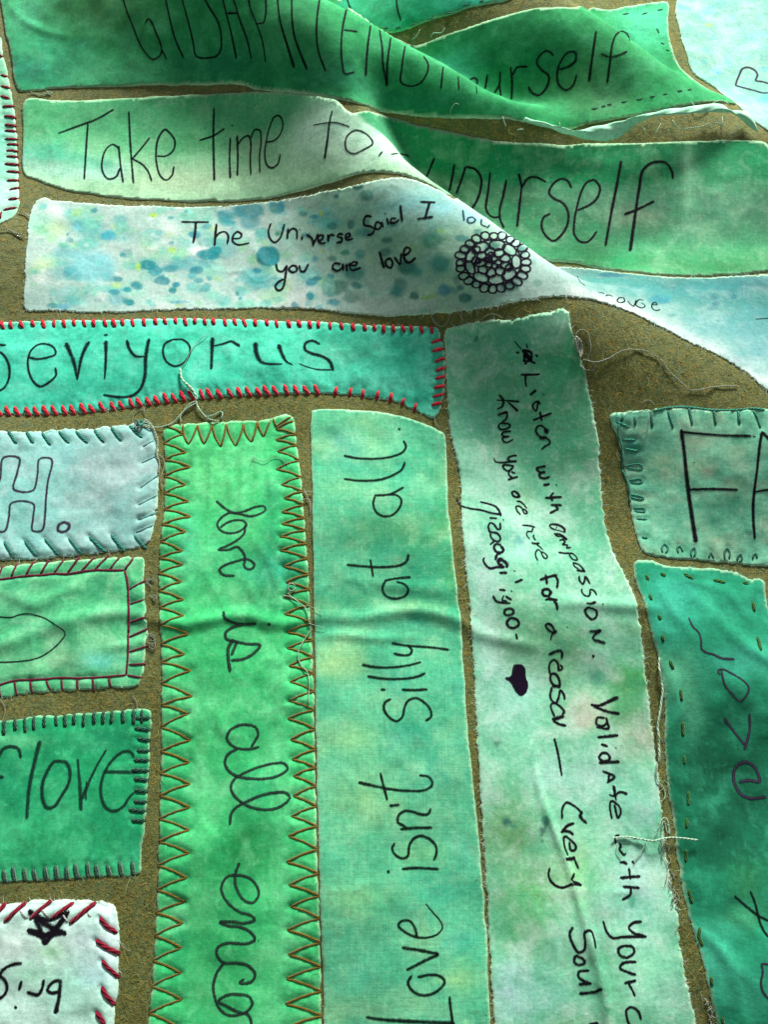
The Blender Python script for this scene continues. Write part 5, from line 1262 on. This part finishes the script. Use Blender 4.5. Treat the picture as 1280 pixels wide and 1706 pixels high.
loose(L("1150,120 1200,150 1270,180", (250,980,4.414)) + L("1160,260 1290,300", (250,980,4.414)), 1.4, STRAND, "loose_thread", parent=P_LOVE, seed=59)
loose(L("1120,630 1160,625 1200,620;1110,690 1160,670 1180,720 1175,780;1130,600 1150,640 1165,690", (250,680,4.414)), 2.4, GREYSTRAND, "loose_thread", parent=P_LOVE, seed=60)
loose(L("1030,190 1080,140 1130,160 1150,230 1160,300 1130,380 1190,420 1180,460 1110,462 1080,430", (740,520,4.741)), 2.6, GREYSTRAND, "curled_thread", "curled pale thread beside the upper right corner of the Listen strip", "thread", seed=61)
loose(L("1035,195 1070,240 1085,310 1075,380;1040,200 1060,260 1072,320 1068,390;1032,205 1045,270 1065,340;1070,235 1088,245;1040,190 1085,250 1090,330 1060,400", (740,520,4.741)), 3.4, GREYSTRAND, "thread_clump", "pale grey clump of frayed thread against the right edge of the Listen strip", "thread", seed=62)
loose(L("660,600 700,610 740,600 800,570 870,572 920,600 950,640 990,680 1010,700 1060,700 1100,690 1180,690", (640,300,2)), 2.6, GREYSTRAND, "stray_thread", "long pale thread looping across the bare olive felt above the F A patch", "thread", seed=63)
loose(L("150,430 165,470 180,480;240,420 260,440 255,470;180,505 170,520", (640,300,2)), 1.6, GREYSTRAND, "loose_thread", parent=P_LIS, seed=64)
loose(L("640,90 650,150 700,185 740,160 760,100;790,50 820,90 850,150;960,140 1010,105 1060,100 1110,130", (560,500,4)), 1.8, GREYSTRAND, "loose_thread", parent=P_LIS, seed=65)
loose(L("870,0 880,60 890,100 930,130", (560,690,5.333)), 2.4, GREYSTRAND, "loose_thread", parent=P_SEV, seed=66)
loose(L("265,-20 265,120 295,280 272,450 245,600 258,800 262,950", (1050,1100,5.565)), 5.6, STRAND, "loose_thread", parent=P_RUN, seed=67, up=.0012)
loose(L("250,950 245,1060 260,1130 310,1180 325,1260 300,1300;240,940 235,1010 250,1100", (1050,1100,5.565)), 2.6, STRAND, "loose_thread", parent=P_RUN, seed=68)
loose(L("-240,440 -100,428 0,440 60,455 150,462 250,440 380,436 480,446 590,456", (1060,1320,5.818)), 4.0, STRAND, "stiff_thread", "short stiff pale thread lying across the gap right of the Listen strip", "thread", seed=69, up=.0014)
loose(L("240,290 250,250 280,238 305,270 318,340 310,400 290,380 285,320 262,270 245,300 250,380;300,300 325,360 318,410", (1060,1320,5.818)), 2.6, STRAND, "loose_thread", parent=P_RUN, seed=70)
rl = random.Random(77)
sq = []
for k in range(26):
    t = rl.random(); x = 1104 + 26 * t + rl.uniform(-5, 5); y = 1395 + 120 * t
    sq.append([(x, y), (x + rl.uniform(-6, 6), y + rl.uniform(3, 9)), (x + rl.uniform(-7, 7), y + rl.uniform(8, 18))])
for k in range(16):
    t = rl.random(); x = 1172 + 18 * t + rl.uniform(-5, 4); y = 1655 + 50 * t
    sq.append([(x, y), (x + rl.uniform(-6, 6), y + rl.uniform(3, 9)), (x + rl.uniform(-7, 7), y + rl.uniform(8, 18))])
loose(sq, 1.9, GREYSTRAND, "frayed_threads", None, None, parent=P_RUN, seed=71)
loose(L("920,448 1000,462 1050,460 1110,475;1095,480 1055,550 1005,612;885,490 882,535 922,600;1150,420 1180,370 1190,310", (820,1290,4.267)), 2.2, STRAND, "loose_thread", parent=P_LIS, seed=72)
loose(L("0,680 120,670 200,710 260,770 330,780;250,430 340,450 390,500;180,720 260,730 330,740", (0,300,8)), 2.6, GREYSTRAND, "loose_thread", parent=P_LEFT, seed=73)
loose(L("200,615 230,628 260,640 300,635 350,612;310,610 340,640;320,640 350,620", (0,0,4)), 2.0, STRAND, "loose_thread", parent=P_GID, seed=74)
loose(L("185,275 215,260 240,210;310,262 330,232 370,238 400,220 405,200", (640,0,4)), 2.6, STRAND, "loose_thread", parent=P_TOP, seed=75)
loose(L("440,760 450,720 480,690 500,705", (640,0,4)), 1.8, STRAND, "loose_thread", parent=P_GID, seed=76)
loose(L("300,130 330,90 390,85 420,130;290,182 330,160 380,170 372,240 350,330 310,310", (1000,650,4.571)), 1.8, GREYSTRAND, "loose_thread", parent=P_FA, seed=77)
loose(L("980,130 1010,180 1000,260;10,150 40,230 20,330", (0,1130,4.414)), 1.6, GREYSTRAND, "loose_thread", parent=P_FL, seed=78)
for k, (x, y) in enumerate([(252,1060),(256,1000),(254,1075),(250,970)]):
    loose([[(x + rl.uniform(-8, 8), y + rl.uniform(-10, 10)) for _ in range(5)] for _ in range(3)], 1.5, GREYSTRAND, "loose_thread", parent=P_HEART, seed=80 + k)
loose(L("480,650 520,670 560,680 640,640 720,700;500,640 470,690", (300,600,4)), 1.2, GREYSTRAND, "loose_thread", parent=P_LOVE, seed=90)

# the ruffled lower edge of the topmost strip, where it lifts off the felt at the foot of the fold
def ruffle():
    top = np.array([(872,200),(900,207),(930,212),(955,218),(985,212),(1015,206),(1050,198),(1090,193),(1130,191),(1170,188),(1205,186),(1230,184),(1246,184)], float)
    bot = np.array([(876,205),(905,214),(935,226),(965,236),(992,243),(1025,241),(1055,221),(1085,209),(1115,201),(1150,196),(1190,191),(1225,207),(1262,226)], float)
    lift = np.array([.0012,.0016,.002,.003,.004,.005,.006,.007,.007,.007,.0065,.004,.0015])
    n = 90
    t = np.linspace(0, len(top) - 1, n); k = np.arange(len(top))
    V = []
    m = 9
    tp = crom(top, 1.0); bt = crom(bot, 1.0)
    def res(P): 
        u = np.linspace(0, len(P) - 1, n); return np.stack([np.interp(u, np.arange(len(P)), P[:, i]) for i in (0, 1)], 1)
    tp, bt = res(tp), res(bt)
    lf = np.interp(t, k, lift)
    Pt = hits(bt)                         # stands on the felt line below, leaning back
    base = Pt
    up_r = rays(tp); 
    for i in range(n):
        # the upper rim: on its sight line, `lift` above the felt near the foot
        z0 = base[i, 2] + lf[i]
        tz = (z0 + 0.0035 - CAM[2]) / up_r[i, 2]
        U = CAM + up_r[i] * tz
        for j in range(m):
            s = j / (m - 1)
            Q = base[i] * (1 - s) + U * s
            Q = Q + np.array([0, 0, 1.0]) * (lf[i] * (1 - s) + .0018 * math.sin(math.pi * s) + .0003 * math.sin(i * .8 + s * 4))
            V.append(Q)
    V = np.array(V)
    Fc = [(i*m + j, (i+1)*m + j, (i+1)*m + j + 1, i*m + j + 1) for i in range(n - 1) for j in range(m - 1)]
    me = mesh("ruffled_edge", V - P_GID.c, Fc, cotton("cotton_reverse", 0.2, tuple(hexlin('c4f0d4')), tuple(hexlin('6cc49c')), .3, seed=21))
    ca = me.color_attributes.new("dye", 'FLOAT_COLOR', 'POINT')
    ca.data.foreach_set("color", np.tile(np.r_[hexlin('a4e4c0'), 1], (len(V), 1)).astype(np.float32).ravel())
    ob = link("ruffled_edge", me, P_GID.e)
    md = ob.modifiers.new("thickness", 'SOLIDIFY'); md.thickness = .0004
ruffle()
loose(L("300,455 340,520 400,555;185,490 150,550 120,600;490,270 550,345 620,345 700,290 780,260 850,290 872,322;10,540 20,575;400,550 520,530 640,500 680,480;805,420 808,520;690,500 760,480 790,510;870,600 960,570", (1070,130,6.1)) + L("790,795 795,830 812,862", (640,0,4)) + L("0,560 40,548 75,552;430,480 445,520;720,560 800,600 845,640", (860,130,6.1)), 2.4, STRAND, "loose_thread", parent=P_GID, seed=92, up=.002)

# ------------------------------------------------------------------ wool hairs on the bare felt
def hairs():
    rr = np.random.default_rng(99)
    n0 = 170000
    # only ground the photograph shows: sight lines spread over the frame and a margin round it
    px = np.column_stack([rr.uniform(-60, 1340, n0), rr.uniform(-40, 1760, n0)])
    q = hits(px); xy = q[:, :2]
    free = np.ones(n0, bool)
    for P in PATCHES:
        lo, hi = P.W.min(0), P.W.max(0)
        m = np.where(free & (xy > lo).all(1) & (xy < hi).all(1))[0]
        if len(m): free[m[inside(P.W, xy[m])]] = False
    xy = xy[free]; n = len(xy)
    z = sample(xy[:, 0], xy[:, 1])
    pal = np.array([hexlin(c) for c in ['7c8044', '60642e', '94965a', 'a88a30', '54785c', '3c4018', '8a8c50', 'b4b282', '747638', '987630']])
    w = np.array([.22, .16, .16, .08, .08, .1, .12, .03, .12, .03]); w /= w.sum()
    cols = pal[rr.choice(len(pal), n, p=w)] * rr.uniform(.8, 1.2, (n, 1))
    a = rr.uniform(0, 2*np.pi, n)
    d = np.column_stack([np.cos(a), np.sin(a), rr.uniform(.05, .5, n)])
    Ln = rr.lognormal(math.log(.0024), .5, n)
    return ribbons("felt_hairs", np.column_stack([xy, z - .0001]), d, Ln, rr.uniform(.0001, .00022, n), cols, attr_fibre("wool_hair", 1.0), np.zeros(3), 3.2, .8, blanket, "stuff", 98, 4)
hairs()

# ------------------------------------------------------------------ what belongs together
for P in PATCHES:
    P.e["group"] = "lettered fabric strips on the felt" if P.e["category"] == "fabric strip" else "stitched fabric patches on the felt"
for o in COL.objects:
    if o.get("category") == "thread":
        o["group"] = "stray threads on the cloth"
